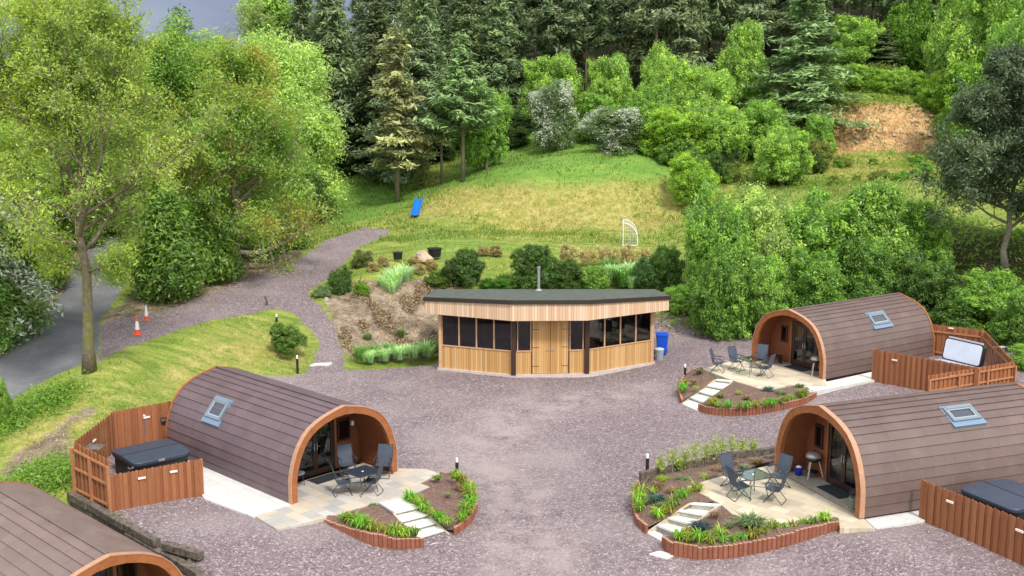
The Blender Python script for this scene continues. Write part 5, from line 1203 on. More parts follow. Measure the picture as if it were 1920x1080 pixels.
# prototypes (unit size: radius 1, height 2 from the ground)
protoB = []
for s_ in range(5):
    rg = np.random.RandomState(100+s_); bl = lobes(rg, .95, 1.9, 20, 0, bottom=.08)
    c, nr, ti = crown_leaves(rg, bl, 1250, 34, .105, zmin=0.02, clump_tint=.26, noise=.9, shell=.45, flat=1.0)
    protoB.append((leaf_mesh('crown', c, nr, .042*(.7+.6*rg.rand(len(c))), ti, 'leaf', seed=s_), None))
trunks = []
for s_ in range(3):
    rg = np.random.RandomState(300+s_); sg, _ = tree_skeleton(rg, 0, 2.0, 1.0, 7, .06, z_first=.25); trunks.append(wood_mesh('trunk', sg, 'bark_grey', 6))
protoH = []
for s_ in range(2):                              # hawthorn in blossom
    rg = np.random.RandomState(150+s_); bl = lobes(rg, 1.0, 2.0, 11, 0, bottom=.1)
    c, nr, ti = crown_leaves(rg, bl, 900, 30, .15, zmin=0.02, up=1.1)
    fl = ((rg.rand(len(c)) < np.clip(.03+.6*(nr[:, 2] > 1.0)*(np.sin(c[:, 0]*3+c[:, 1]*4+c[:, 2]*2) > -.2), 0, 1))).astype(float)
    protoH.append(leaf_mesh('crown', c, nr, .048*(.7+.6*rg.rand(len(c))), ti, 'blossom', flower=fl, seed=s_, asp=1.4))
def conifer(seed, whorls, cone, droop, per, size, bare=.15, wid=.34, mat='needle', upt=.6, clumpy=.0, top=.04):
    """unit height 1; branches in whorls, needle sprays along each"""
    rg = np.random.RandomState(seed); C_, Nn, T_ = [], [], []; segs = [([np.array([0, 0, 0.]), np.array([.004, 0, .5]), np.array([0, .003, .985])], [.016, .010, .002])]
    for w_ in range(whorls):
        t = bare+(1-bare)*(w_+rg.rand()*.6)/whorls; nb = rg.randint(5, 8); Lr = wid*cone(t)*(.85+.3*rg.rand())
        for b in range(nb):
            a = rg.rand()*6.28; ln = Lr*(.65+.55*rg.rand()); d = np.array([math.cos(a), math.sin(a), 0]); k = max(8, int(per*2.6*ln/wid))
            u = (rg.rand(k))**(.75 if clumpy == 0 else .45); z = t-droop*ln*u+.35*ln*u**2*upt
            p = d[None]*(ln*u)[:, None]; p[:, 2] = z; side = np.array([-d[1], d[0], 0]); p += side[None]*(rg.randn(k)*.2*ln*(1-.5*u))[:, None]+rg.randn(k, 3)*.010
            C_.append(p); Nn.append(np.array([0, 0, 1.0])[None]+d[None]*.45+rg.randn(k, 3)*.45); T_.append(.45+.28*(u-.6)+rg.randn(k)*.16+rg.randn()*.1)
            if w_ % 2 == 0 or b % 2 == 0: segs.append(([np.array([0, 0, t]), np.array([d[0]*ln*.5, d[1]*ln*.5, t-droop*ln*.5+.08*ln*upt]), np.array([d[0]*ln*.9, d[1]*ln*.9, t-droop*ln*.9+.28*ln*upt])], [.004, .0025, .001]))
    c = np.concatenate(C_); nr = np.concatenate(Nn); ti = np.concatenate(T_)
    return leaf_mesh('crown', c, nr, size*.66*(.7+.6*rg.rand(len(c))), ti, mat, asp=2.3, seed=seed), wood_mesh('trunk', segs, 'bark', 6)
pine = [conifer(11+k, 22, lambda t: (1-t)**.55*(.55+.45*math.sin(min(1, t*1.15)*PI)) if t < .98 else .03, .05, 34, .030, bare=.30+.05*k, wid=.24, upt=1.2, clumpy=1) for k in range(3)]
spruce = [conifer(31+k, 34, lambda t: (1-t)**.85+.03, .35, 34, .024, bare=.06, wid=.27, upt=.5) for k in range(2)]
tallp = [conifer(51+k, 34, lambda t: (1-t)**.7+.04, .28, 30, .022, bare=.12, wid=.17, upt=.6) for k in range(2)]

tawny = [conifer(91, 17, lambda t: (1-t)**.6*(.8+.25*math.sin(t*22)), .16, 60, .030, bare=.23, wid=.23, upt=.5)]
def tree(kind, x, y, h, wid, col, label, cat='tree', group=None, name='tree', rz=None, seed=0, z=None):
    rg = random.Random(seed*7+int(x*13)+int(y*5)); zz = Hz(x, y)-.1 if z is None else z; rz = rg.uniform(0, 6.28) if rz is None else rz
    t = empty(name, (x, y, zz), label, cat, rz, group)
    if kind in ('pine', 'spruce', 'tall', 'tawny'):
        arr = dict(pine=pine, spruce=spruce, tall=tallp, tawny=tawny)[kind]; c, w_ = arr[seed % len(arr)]; sw = wid/(2*{'pine': .22, 'spruce': .27, 'tall': .17, 'tawny': .23}[kind])
        obj('crown', c, t, col, sc=(sw, sw, h)); obj('trunk', w_, t, sc=(sw*.6+.4*h*.6, sw*.6+.4*h*.6, h*.99))
    else:
        c = protoB[seed % 5][0] if kind == 'leafy' else protoH[seed % 2]
        obj('crown', c, t, col, sc=(wid/2, wid/2, h/2)); obj('trunk', trunks[seed % 3], t, sc=(wid/2*.9, wid/2*.9, h/2*.92))
    return t
def bush(kind, x, y, h, wid, col, label, cat='bush', group=None, name='bush', seed=0, dz=0):
    rg = random.Random(seed*3+int(x*17)); c = protoB[seed % 5][0] if kind == 'leafy' else protoH[seed % 2]
    o = obj(name, c, None, col, (x, y, Hz(x, y)-.06+dz), rg.uniform(0, 6.28), (wid/2, wid/2, h/2)); return tag(o, label, cat, group)
def fit(px, ytop, ybase, wpx, Y=None):
    """place by its foot (seen or judged) and give the height and width it has there"""
    if Y is None: g = G(px, ybase); Y = g.y; x = g.x
    else: x = at(px, ybase, Y).x
    z = Hz(x, Y); top = at(px, ytop, Y).z; k = Y/FOC*1.02
    return x, Y, top-z, wpx*k, z

LIME = (.24, .39, .085); MIDG = (.18, .33, .065); DARKG = (.075, .15, .035); PALEG = (.28, .40, .13); BLUEG = (.17, .235, .125); PINE = (.14, .20, .09); OLIVE = (.2, .26, .06)
SPR = (.18, .28, .115); BROWN = (.27, .29, .135); YEL = (.22, .37, .05)
r_ = random.Random(21)
# dark pine wood on the hill: rows going back up the slope
k = 0
for Y, x0, x1, stp in ((103, -22, -4, 4.6), (109, -26, 26, 4.6), (115, -25, 62, 4.4), (121, -24, 66, 4.6), (128, -22, 66, 4.8), (137, -18, 70, 5.2), (148, -16, 76, 6)):
    x = x0+r_.uniform(0, 2)
    while x < x1:
        yy = Y+r_.uniform(-2.2, 2.2); xx = x+r_.uniform(-1, 1)
        if xx > -.19*yy and not (22 < xx < 44 and yy < 109) and not (0 < xx < 24 and yy < 110):
            kind = 'tall' if xx < 1 or r_.random() < .3 else 'pine'; h = r_.uniform(15, 21) if kind == 'tall' else r_.uniform(12, 17)
            c = PINE if r_.random() < .55 else BLUEG; f_ = r_.uniform(.7, 1.15); c = tuple(v*f_*g_ for v, g_ in zip(c, (r_.uniform(.92, 1.08), 1, r_.uniform(.92, 1.08))))
            t = tree(kind, xx, yy, h, r_.uniform(5.2, 7.2), c, 'dark conifer of the dense wood covering the top of the hill', 'tree', 'dark conifers of the wood on the hill', 'conifer_tree', seed=k); k += 1
        x += stp*r_.uniform(.85, 1.15)
# understory gloom put into the leaf colour: darkened low bushes at the wood's edge
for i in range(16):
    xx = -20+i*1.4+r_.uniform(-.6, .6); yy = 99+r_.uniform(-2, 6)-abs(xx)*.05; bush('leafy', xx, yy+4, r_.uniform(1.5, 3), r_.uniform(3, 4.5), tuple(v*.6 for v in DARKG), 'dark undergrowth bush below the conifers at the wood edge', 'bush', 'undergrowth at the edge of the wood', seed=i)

def named(kind, px, ytop, ybase, wpx, col, label, Y=None, cat='tree', name='tree', seed=0, fn=tree, group=None):
    x, y, h, w_, z = fit(px, ytop, ybase, wpx, Y); h = max(h, .3); hh = max(h, .62*w_) if kind in ('leafy', 'hawthorn') else h
    return fn(kind, x, y, hh, w_, col, label, cat, group, name, seed=seed, **({'z': z-.1-(hh-h)} if fn is tree else {'dz': -(hh-h)}))
# conifers in front of the wood
named('tawny', 745, 50, 382, 178, BROWN, 'brown tinged conifer standing alone above the blue slide', name='conifer_tree', seed=0)
named('pine', 868, 62, 342, 150, SPR, 'blue green pine with a bare pale trunk right of the brown conifer', name='pine_tree', seed=1)
named('pine', 828, 120, 336, 100, PINE, 'slim pine close behind the left side of the bare trunked pine', name='pine_tree', seed=2, Y=92)
named('spruce', 745, 40, 330, 150, BLUEG, 'blue green conifer behind the brown tinged conifer', Y=97, name='conifer_tree', seed=1)
named('spruce', 660, 60, 300, 130, PINE, 'dark conifer at the left end of the wood, behind the brown conifer', Y=104, name='conifer_tree', seed=0)
named('pine', 800, 30, 320, 150, BLUEG, 'bluish pine rising behind the bare trunked pine', Y=99, name='pine_tree', seed=0)
named('spruce', 790, 290, 352, 40, OLIVE, 'young low conifer by the brown tinged conifer', name='conifer_tree', seed=1)
named('tall', 622, -130, 290, 120, PINE, 'tall dark conifer with a pale bare trunk at the left edge of the wood', Y=100, name='conifer_tree', seed=0)
named('tall', 575, -60, 290, 110, PINE, 'dark conifer just left of the tallest pale trunked conifer', Y=106, name='conifer_tree', seed=1)
named('leafy', 912, 150, 290, 110, MIDG, 'green leafy tree right of the pines on the slope', Y=93, seed=1, name='leafy_tree')
named('leafy', 1035, 105, 250, 140, LIME, 'bright lime leafy tree behind the leaning white hawthorn', Y=104, seed=0, name='leafy_tree')
named('hawthorn', 1032, 160, 280, 95, (.14, .21, .09), 'tall white flowered hawthorn standing on the slope below the wood', seed=0, name='hawthorn_tree', Y=97)
named('hawthorn', 1150, 208, 305, 130, (.14, .21, .09), 'broad white flowered hawthorn on the slope, right one of the two', seed=1, name='hawthorn_tree', Y=92)
for i, (px, a, b, w_, Y, col, lab) in enumerate([
   (1140, 105, 240, 110, 102, LIME, 'lime leafy tree above the broad white hawthorn'), (1120, 170, 260, 90, 99, MIDG, 'mid green bush between the two white hawthorns'),
   (1243, 75, 220, 100, 104, LIME, 'narrow lime tree reaching up into the dark wood'), (1215, 150, 270, 110, 98, MIDG, 'green leafy tree right above the broad hawthorn'),
   (1310, 105, 260, 140, 99, LIME, 'wide lime tree left of the big dark spruce'), (1390, 45, 220, 110, 107, LIME, 'bright tree touching the left side of the big dark spruce'),
   (1260, 195, 320, 140, 91, YEL, 'yellow green bush on the slope left of the pale bare shrub'), (1345, 175, 310, 130, 92, LIME, 'lime bush above the hedge, left of the pale bare shrub'),
   (1440, 180, 310, 120, 93, MIDG, 'green bush in front of the foot of the big dark spruce'), (1465, 230, 350, 120, 86, LIME, 'loose lime bush left of the orange hillside cut'),
   (1530, 215, 330, 70, 93, MIDG, 'small bush touching the left end of the orange cut'), (1600, 25, 170, 110, 113, LIME, 'lime tree behind the right side of the big dark spruce'),
   (1690, -20, 150, 110, 116, (.12, .25, .03), 'pale green tree in the gap of the dark wood above the orange cut'), (1300, 280, 345, 110, 84, YEL, 'low yellow green shrub on the brow of the slope'),
   (1795, -60, 190, 130, 108, LIME, 'lime tree left of the bright trees in the upper right corner'), (1870, -50, 230, 200, 101, LIME, 'large bright green tree in the upper right corner'),
   (1830, 110, 280, 160, 95, (.15, .29, .03), 'bright green tree behind the dark foreground pine'), (1760, 130, 240, 90, 104, YEL, 'yellow green bush on the right rim of the orange cut'),
   (1780, 260, 330, 60, 93, MIDG, 'small green bush at the right foot of the orange cut'), (1900, 0, 260, 120, 96, MIDG, 'green tree cut off by the right edge, high on the hill')]):
    named('leafy', px, a, b, w_, col, lab, Y=Y, seed=i, name='leafy_tree')
named('spruce', 1502, -50, 265, 235, SPR, 'big dark spruce with drooping branches standing left above the orange cut', Y=103, name='spruce_tree', seed=1)
named('spruce', 1650, 40, 190, 90, PINE, 'small dark conifer behind the orange cut', Y=114, name='spruce_tree', seed=0)
for i, (px, a, b, w_) in enumerate([(1600, 120, 190, 60), (1640, 125, 185, 50), (1680, 122, 185, 60), (1715, 130, 190, 50), (1750, 132, 200, 60), (1570, 150, 205, 50), (1620, 148, 190, 46), (1662, 150, 188, 46), (1700, 152, 190, 46), (1735, 155, 195, 46)]):
    named('leafy', px, a, b, w_, YEL if i % 2 else LIME, 'low bright bush on the upper rim of the orange cut', Y=106, cat='bush', name='bush', seed=i, fn=bush, group='bushes on the rim of the orange cut')
for i in range(44):
    px, py = r_.uniform(1240, 1540), r_.uniform(245, 345); px = px if py < 320 else r_.uniform(1330, 1560); g = G(px, py); w_ = r_.uniform(1.2, 3.0); c = r_.choice([LIME, MIDG, OLIVE, YEL, PALEG, DARKG]); f_ = r_.uniform(.8, 1.1)
    bush('leafy', g.x, g.y, w_*r_.uniform(.55, 1.0), w_, tuple(v*f_ for v in c), 'low mixed green scrub bush on the slope left of the orange cut', 'bush', 'scrub on the slope left of the orange cut', seed=i)
for i in range(14):
    g = G(r_.uniform(1560, 1750), r_.uniform(305, 350)); w_ = r_.uniform(.8, 1.8); bush('leafy', g.x, g.y, w_*.6, w_, OLIVE if i % 2 else MIDG, 'small scrub bush on the pale ground below the orange cut', 'bush', 'scrub below the orange cut', seed=i)
# hedge of young alders and willows behind the farthest pod
for i, (px, a, b, w_, Y, col, lab) in enumerate([
   (1350, 335, 560, 140, 61.5, MIDG, 'leftmost tall willow of the green belt behind the farthest pod'), (1435, 335, 560, 160, 62, PALEG, 'pale green willow, second from the left in the belt behind the farthest pod'),
   (1530, 345, 560, 170, 62.5, MIDG, 'broad tree above the arch of the farthest pod'), (1620, 345, 560, 170, 63, (.19, .33, .07), 'leafy tree above the skylight of the farthest pod'),
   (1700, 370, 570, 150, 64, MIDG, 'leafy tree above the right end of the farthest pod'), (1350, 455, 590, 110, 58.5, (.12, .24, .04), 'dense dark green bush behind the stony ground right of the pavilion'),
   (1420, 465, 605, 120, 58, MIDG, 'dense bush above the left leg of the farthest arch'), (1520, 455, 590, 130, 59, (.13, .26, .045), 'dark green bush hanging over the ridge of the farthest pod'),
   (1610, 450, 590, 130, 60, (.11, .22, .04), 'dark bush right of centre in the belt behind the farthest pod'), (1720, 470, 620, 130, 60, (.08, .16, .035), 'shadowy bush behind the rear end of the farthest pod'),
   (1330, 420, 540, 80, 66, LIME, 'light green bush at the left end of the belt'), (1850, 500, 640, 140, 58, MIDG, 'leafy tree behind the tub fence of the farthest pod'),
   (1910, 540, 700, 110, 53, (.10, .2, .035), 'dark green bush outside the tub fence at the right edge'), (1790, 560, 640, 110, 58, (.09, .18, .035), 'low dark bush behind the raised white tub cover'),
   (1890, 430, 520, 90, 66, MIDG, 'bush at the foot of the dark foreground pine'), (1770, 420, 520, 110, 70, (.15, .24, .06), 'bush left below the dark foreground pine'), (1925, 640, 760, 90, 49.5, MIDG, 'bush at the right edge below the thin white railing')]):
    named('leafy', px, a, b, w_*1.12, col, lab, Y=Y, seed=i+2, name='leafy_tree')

# shrubs round the pavilion
for i, (px, a, b, w_, col, lab) in enumerate([
   (880, 468, 540, 70, DARKG, 'dark yew like shrub behind the left part of the pavilion roof'), (1000, 453, 545, 95, DARKG, 'tallest dark shrub behind the pavilion flue, left of it'), (1062, 480, 545, 75, (.07, .14, .03), 'dark shrub right of the pavilion flue'),
   (1250, 452, 545, 66, (.08, .17, .035), 'dark green shrub behind the right end of the pavilion roof'), (935, 512, 548, 70, (.07, .19, .02), 'low bright green shrub between the dark shrubs behind the roof'), (1110, 498, 545, 60, MIDG, 'green shrub behind the pavilion between the dark shrubs and the silver grass'),
   (1270, 530, 585, 60, MIDG, 'green shrub at the right end of the pavilion'), (636, 495, 553, 50, DARKG, 'dark upright shrub where the track forks'), (605, 532, 562, 44, (.17, .25, .13), 'grey green shrub left of the dark one at the fork'),
   (680, 465, 502, 44, (.13, .17, .06), 'dark olive shrub at the left end of the upper lawn'), (680, 530, 556, 36, (.14, .30, .015), 'small bright lime shrub on the bare bank'), (848, 482, 540, 40, (.06, .11, .03), 'olive shrub left beside the dark yew like shrub'),
   (1215, 480, 545, 60, (.06, .13, .035), 'soft green shrub left of the last dark shrub behind the roof'), (820, 505, 535, 50, (.10, .17, .03), 'low green shrub right of the silver tufts on the bank')]):
    named('leafy', px, a, b, w_*1.1, col, lab, cat='shrub', name='shrub', seed=i, fn=bush)
x, y, h, w_, _z = fit(538, 606, 668, 80); bush('leafy', x, y+.5, h, w_, (.12, .21, .045), 'round trimmed shrub on the lawn bank above the purple pod', 'shrub', name='shrub', seed=3)
for i, px in enumerate(range(1060, 1215, 19)):
    named('leafy', px, 456+(i % 3)*3, 492, 26, (.46, .46, .26) if i % 2 else (.42, .38, .23), 'straw coloured shrub in the row along the front edge of the upper lawn', cat='shrub', name='shrub', seed=i, fn=bush, group='straw coloured shrubs along the upper lawn')
for i, (px, b) in enumerate([(700, 512), (718, 500), (786, 512), (810, 505), (906, 478), (930, 480), (775, 500)]):
    named('leafy', px, b-22, b, 28, (.34, .30, .16), 'reddish tan shrub on the edge of the upper lawn, near the boulder', cat='shrub', name='shrub', seed=i, fn=bush, group='reddish tan shrubs near the boulder')

# silver grass tufts: blades fanning from a foot
def tuft_mesh(name, n, h, spread, seed, width=.02, curve=.6):
    rg = np.random.RandomState(seed); V = []; F_ = []; T_ = []
    for i in range(n):
        a = rg.rand()*6.28; r0 = rg.rand()**.5*.28*spread; out = (.25+.75*rg.rand())*spread; hh = h*(.6+.5*rg.rand()); d = np.array([math.cos(a), math.sin(a), 0]); a2 = a+rg.randn()*.5; d2 = np.array([math.cos(a2), math.sin(a2), 0]); s = np.array([-d2[1], d2[0], 0])*width*(.7+.6*rg.rand())
        p0 = d*r0; p1 = p0+d2*out*.35+np.array([0, 0, hh*.7]); p2 = p0+d2*out+np.array([0, 0, hh*(1-.35*curve*rg.rand()*2)]); b = len(V); t = rg.rand()
        V += [p0-s, p0+s, p1+s*.9, p1-s*.9, p2]; F_ += [(b, b+1, b+2, b+3), (b+3, b+2, b+4)]; T_ += [t*.5, t*.5, t*.8+.1, t*.8+.1, t*.6+.4]
    me = bpy.data.meshes.new(name); me.from_pydata([tuple(v) for v in V], [], F_); a_ = me.attributes.new('tint', 'FLOAT', 'POINT'); a_.data.foreach_set('value', T_); me.materials.append(M['leaf']); me.update(); return me
silver = [tuft_mesh('silver_grass', 260, .75, .55, s, .014, .5) for s in range(3)]
lily = [tuft_mesh('day_lily', 46, .34, .30, 10+s, .018, 1.2) for s in range(4)]
mound = [tuft_mesh('low_mound', 150, .22, .34, 20+s, .014, .8) for s in range(2)]
def tuft(arr, p, s, col, label, cat, group=None, name='tuft', seed=0, sz=None):
    o = obj(name, arr[seed % len(arr)], None, col, p, (seed*1.7) % 6.28, (s, s, sz or s)); return tag(o, label, cat, group)
SILV = (.42, .58, .38)
k = 0
for i in range(16):
    px = 676+i*9.3; py = 678-i*.9+(i % 3)*3-3; g = G(px, py); tuft(silver, g, r_.uniform(.85, 1.15), SILV if i % 3 else (.17, .33, .10), 'pale silver green grass tuft in the strip left of the pavilion', 'ornamental grass', 'silver grass strip left of the pavilion', 'grass_tuft', k); k += 1
for px, py, s in ((725, 545, 1.5), (742, 538, 1.7), (760, 528, 1.5), (735, 550, 1.3)):
    g = G(px, py); tuft(silver, g, s, SILV, 'large silver green grass tuft high on the bare bank', 'ornamental grass', 'silver tufts on the bank', 'grass_tuft', k); k += 1
for i in range(16):
    g = G(1130+i*6.5+r_.uniform(-4, 4), 535+r_.uniform(-22, 8)); tuft(silver, g, r_.uniform(1.2, 1.7), SILV if i % 2 else (.12, .26, .06), 'pale grass tuft behind the right part of the pavilion roof', 'ornamental grass', 'pale grasses behind the pavilion', 'grass_tuft', k); k += 1
for px, py in ((752, 632), (690, 640), (1325, 588), (1300, 572)):
    g = G(px, py); tuft(silver, g, .7, (.15, .24, .08), 'single weed tuft on the stony bare ground', 'weed', 'weeds on the bare ground', 'weed', k); k += 1

# plants in the beds
def line(pts, n, z, jit=.06):
    P_ = [P(a, b, zz) for (a, b), zz in zip(pts, z)]; d = [0]
    for a, b in zip(P_, P_[1:]): d.append(d[-1]+(b-a).length)
    out = []
    for i in range(n):
        t = d[-1]*(i+.5)/n; j = 0
        while j < len(d)-2 and d[j+1] < t: j += 1
        q = P_[j].lerp(P_[j+1], (t-d[j])/max(1e-6, d[j+1]-d[j])); out.append(q+Vector((r_.uniform(-jit, jit), r_.uniform(-jit, jit), 0)))
    return out
LILY = (.17, .29, .035)
beds = [([(640, 975), (680, 990), (720, 1002), (760, 1007), (782, 1004)], 15, [.0, -.04, -.1, -.14, -.18], 'yellow green day lily along the edging left of the long slab steps', 'day lilies in the left soil bed'),
 ([(763, 938), (795, 958), (820, 975), (840, 988)], 10, [.0, -.04, -.12, -.2], 'day lily along the right side of the long slab steps', 'day lilies beside the long slab steps'),
 ([(862, 980), (878, 962), (884, 940), (880, 920), (868, 905), (850, 896)], 15, [-.15, -.1, -.06, -.03, 0, .02], 'day lily along the outer curve of the soil bed by the bollard', 'day lilies along the outer curve'),
 ([(1262, 1010), (1290, 1015), (1330, 1020), (1370, 1018), (1405, 1012), (1440, 1002), (1500, 990), (1550, 977)], 15, [.14, .2, .24, .29, .36, .42, .5, .58], 'day lily along the edging of the front bed with the long curve', 'day lilies in the front bed'),
 ([(1200, 962), (1196, 940), (1200, 925)], 5, [.12, .2, .28], 'day lily at the left rim of the bed with the blue green mound', 'day lilies at the left rim'),
 ([(1232, 975), (1262, 950), (1290, 932), (1315, 922)], 7, [.15, .35, .48, .55], 'day lily along the left side of the front right steps', 'day lilies beside the front right steps'),
 ([(1325, 760), (1360, 765), (1400, 765), (1440, 762), (1480, 752), (1515, 742)], 13, [.15, .18, .2, .22, .26, .32], 'day lily in the bed in front of the farthest patio', 'day lilies before the farthest patio'),
 ([(1282, 735), (1285, 722)], 3, [.2, .26], 'day lily in the small bed left of the farthest steps', 'day lilies left of the farthest steps')]
for pts, n, z, lab, grp in beds:
    for q in line(pts, n, z): tuft(lily, q, r_.uniform(.8, 1.35), tuple(v*r_.uniform(.65, 1.3) for v in LILY), lab, 'plant', grp, 'day_lily', k); k += 1
for (px, py, z, s, col, lab) in ((1232, 942, .3, 1.15, (.05, .115, .11), 'blue green mound plant in the bed left of the front right steps'), (1277, 905, .45, .9, (.11, .16, .10), 'grey green mound plant behind the blue green mound'),
   (1312, 995, .27, 1.35, (.05, .075, .11), 'dark blue grey mound plant at the top of the front bed'), (1340, 968, .5, .7, (.22, .15, .12), 'pinkish small plant beside the front right steps'), (1408, 990, .48, 1.8, (.13, .20, .10), 'tall grey green lavender plant in the front bed'),
   (1243, 903, .4, .8, (.20, .33, .03), 'lime green plant beside the bollard in the big bed'), (1440, 735, .36, 1.1, (.07, .12, .11), 'bluish mound plant in the bed before the farthest patio'), (1350, 745, .25, .8, (.14, .20, .05), 'low green plant right of the farthest steps'),
   (1500, 728, .36, .9, (.12, .15, .08), 'grey plant at the right end of the bed before the farthest patio'), (1255, 962, .3, .8, (.28, .2, .06), 'rusty plant left of the front right steps'), (1230, 915, .35, .9, (.18, .13, .07), 'brown heather beside the bollard of the big bed'),
   (1310, 700, .4, .9, (.15, .14, .07), 'brownish plants at the left end of the farthest patio'), (700, 950, .0, .5, (.12, .2, .05), 'small plant at the patio edge in the left soil bed'), (820, 900, .05, .8, (.16, .24, .06), 'low plant at the back corner of the soil bed')):
    tuft(mound, P(px, py, z), s, col, lab, 'plant', None, 'mound_plant', k, sz=s*1.1); k += 1
for i, (px, py, h) in enumerate(((1238, 893, .7), (1260, 890, .9), (1285, 884, .8), (1303, 880, .95), (1322, 876, .85), (1338, 872, .95), (1352, 868, .8), (1372, 866, .9), (1392, 862, .7), (1412, 858, .6), (1272, 887, .5))):
    q = P(px, py, .42); rg = np.random.RandomState(i); n = 130; c = rg.randn(n, 3)*np.array([.13, .13, .2])*h+np.array([0, 0, h*.68]); nr = rg.randn(n, 3)+np.array([0, 0, 1.0])
    t = empty('sapling', q, 'slender yellow green sapling in the row behind the blue green mound', 'sapling', 0, 'saplings along the sleeper edging')
    obj('foliage', leaf_mesh('foliage', c, nr, .07, .5+rg.randn(n)*.2, 'leaf', seed=i), t, (.24, .33, .05)); mb = MB()
    for j in range(3): mb.tube([(0, 0, -.05), (rg.randn()*.05, rg.randn()*.05, h*.5), (rg.randn()*.1, rg.randn()*.1, h)], [.012, .009, .004], 4)
    mb.build('stem', 'twig', t)
#PART4
# ------------------------------------------------------------------ the big trees on the left
def branchy(name, x, y, height, spread, r0, col, label, seed, leafmat='leaf', n_l=22, n_b=8, n_t=8, per=14, lsize=.15, z_first=.30, el0=28, el1=50, bark='mossy_bark', lean=(0, 0), low=(), wander=.16, tint_fn=None, twigr=.012, cat='tree', tname='tree', puff=.34):
    """real limbs, branches and twigs; leaf sprays sit round the twigs"""
    rg = np.random.RandomState(seed); segs, tips = tree_skeleton(rg, 0, height, spread, n_l, r0, z_first, lean)
    segs = [segs[0]]; wood2 = []; tr, rad = segs[0]; C_ = []; O_ = []; K_ = len(tr)-1
    def grow_(p, d, ln, n, up, wig):
        pts = [p]
        for j in range(n): d = d+rg.randn(3)*wig+np.array([0, 0, up]); d = d/np.linalg.norm(d); pts.append(pts[-1]+d*ln/n)
        return pts, d
    starts = []
    for i in range(n_l):
        t = z_first+(1.0-z_first)*(i+rg.rand()*.8)/n_l; k = min(K_-1, int(t*K_)); f = t*K_-k; s = tr[k]*(1-f)+tr[k+1]*f
        starts.append((s, i*2.4+rg.rand()*.9, R(el0+(el1-el0)*t+rg.randn()*9), spread*(1.12-.72*t**1.6)*(.8+.35*rg.rand()), r0*(1-.86*t)*.62))
    for (t, az, el, ln) in low: k = int(t*K_); starts.append((tr[k], R(az), R(el), ln, r0*.28))
    for s, a, el, ln, rr in starts:
        d = np.array([math.cos(a)*math.cos(el), math.sin(a)*math.cos(el), math.sin(el)]); L1, _ = grow_(s, d, ln, 7, .05, .15); segs.append((L1, [rr*(1-.85*j/7) for j in range(8)]))
        for b in range(n_b):
            u = .22+.78*(b+rg.rand())/n_b; k = min(6, int(u*7)); p = L1[k]*(1-(u*7-k))+L1[k+1]*(u*7-k) if u < 1 else L1[7]
            dm = (L1[k+1]-L1[k]); dm /= np.linalg.norm(dm); d2 = dm*.7+rg.randn(3)*.6+np.array([0, 0, .2]); d2 /= np.linalg.norm(d2)
            l2 = ln*(.5-.22*u)*(.7+.5*rg.rand())+.35; L2, _ = grow_(p, d2, l2, 4, .05, wander); segs.append((L2, [rr*.30*(1-.8*j/4)+.006 for j in range(5)]))
            for q in range(n_t):
                u2 = .2+.8*(q+rg.rand())/n_t; k2 = min(3, int(u2*4)); p2 = L2[k2]*(1-(u2*4-k2))+L2[k2+1]*(u2*4-k2) if u2 < 1 else L2[4]
                d3 = (L2[k2+1]-L2[k2]); d3 = d3/np.linalg.norm(d3)*.6+rg.randn(3)*.6+np.array([0, 0, .25]); d3 /= np.linalg.norm(d3); l3 = l2*.32+.25; L3, _ = grow_(p2, d3, l3, 2, .08, .25); wood2.append((L3, [twigr, twigr*.75, twigr*.4]))
                n = rg.poisson(per); uu = rg.rand(n)**.6; c = L3[0]+(L3[2]-L3[0])*uu[:, None]+rg.randn(n, 3)*puff*.55*np.array([1, 1, .8]); C_.append(c); O_.append(np.tile(d3*.4+np.array([0, 0, .5]), (n, 1))+rg.randn(n, 3)*.7)
    c = np.concatenate(C_); o = np.concatenate(O_)
    ti = (.5+rg.randn(len(c))*.17+.13*np.sin(c[:, 0]*1.1+seed)+.13*np.sin(c[:, 2]*1.4+c[:, 1])) if tint_fn is None else tint_fn(c, rg)
    z = Hz(x, y)-.15; t = empty(tname, (x, y, z), label, cat)
    obj('crown', leaf_mesh('crown', c, o, lsize*(.6+.8*rg.rand(len(c))), ti, leafmat, asp=1.8, seed=seed), t, col)
    tk = obj('trunk', wood_mesh('trunk', segs[:1], bark, 14), t); obj('limbs', wood_mesh('limbs', segs[1:], bark, 6), t); obj('branchwork', wood_mesh('branchwork', wood2, 'twig', 3), t) if n_t > 6 or tname == 'pine_tree' else None; return t
g = G(168, 703)
branchy('ash', g.x, g.y, 16.2, 6.2, .26, (.26, .365, .07), 'tallest near tree at the left, thin spring leaves and a mossy trunk beside the lane', 41, n_l=28, n_b=9, n_t=9, per=34, lsize=.085, z_first=.38, el0=14, el1=62, lean=(.3, .3), puff=.32, twigr=.017,
        low=((.36, -30, -2, 2.0), (.38, 150, 22, 3.0)), tname='ash_tree')
def brownish(seed, amt=.0):
    def f(c, rg):
        v = .42+amt+rg.randn(len(c))*.15+.20*np.sin(c[:, 0]*.8+seed)*np.sin(c[:, 2]*.7+1+seed)+.16*np.sin(c[:, 1]*1.3+c[:, 2]*1.6)+.05*(c[:, 2]/12)
        return v
    return f
def x_at(px, Y): return at(px, 400, Y).x
branchy('b1', x_at(325, 63), 63, 13.4, 6.0, .36, (.19, .33, .06), 'broad tree with reddish brown flower patches behind the near mossy tree', 7, 'leaf_mixed', n_l=30, n_b=9, n_t=9, per=28, lsize=.115, z_first=.24, el0=8, el1=55, bark='bark', tint_fn=brownish(1, .05), puff=.5, tname='broad_tree')
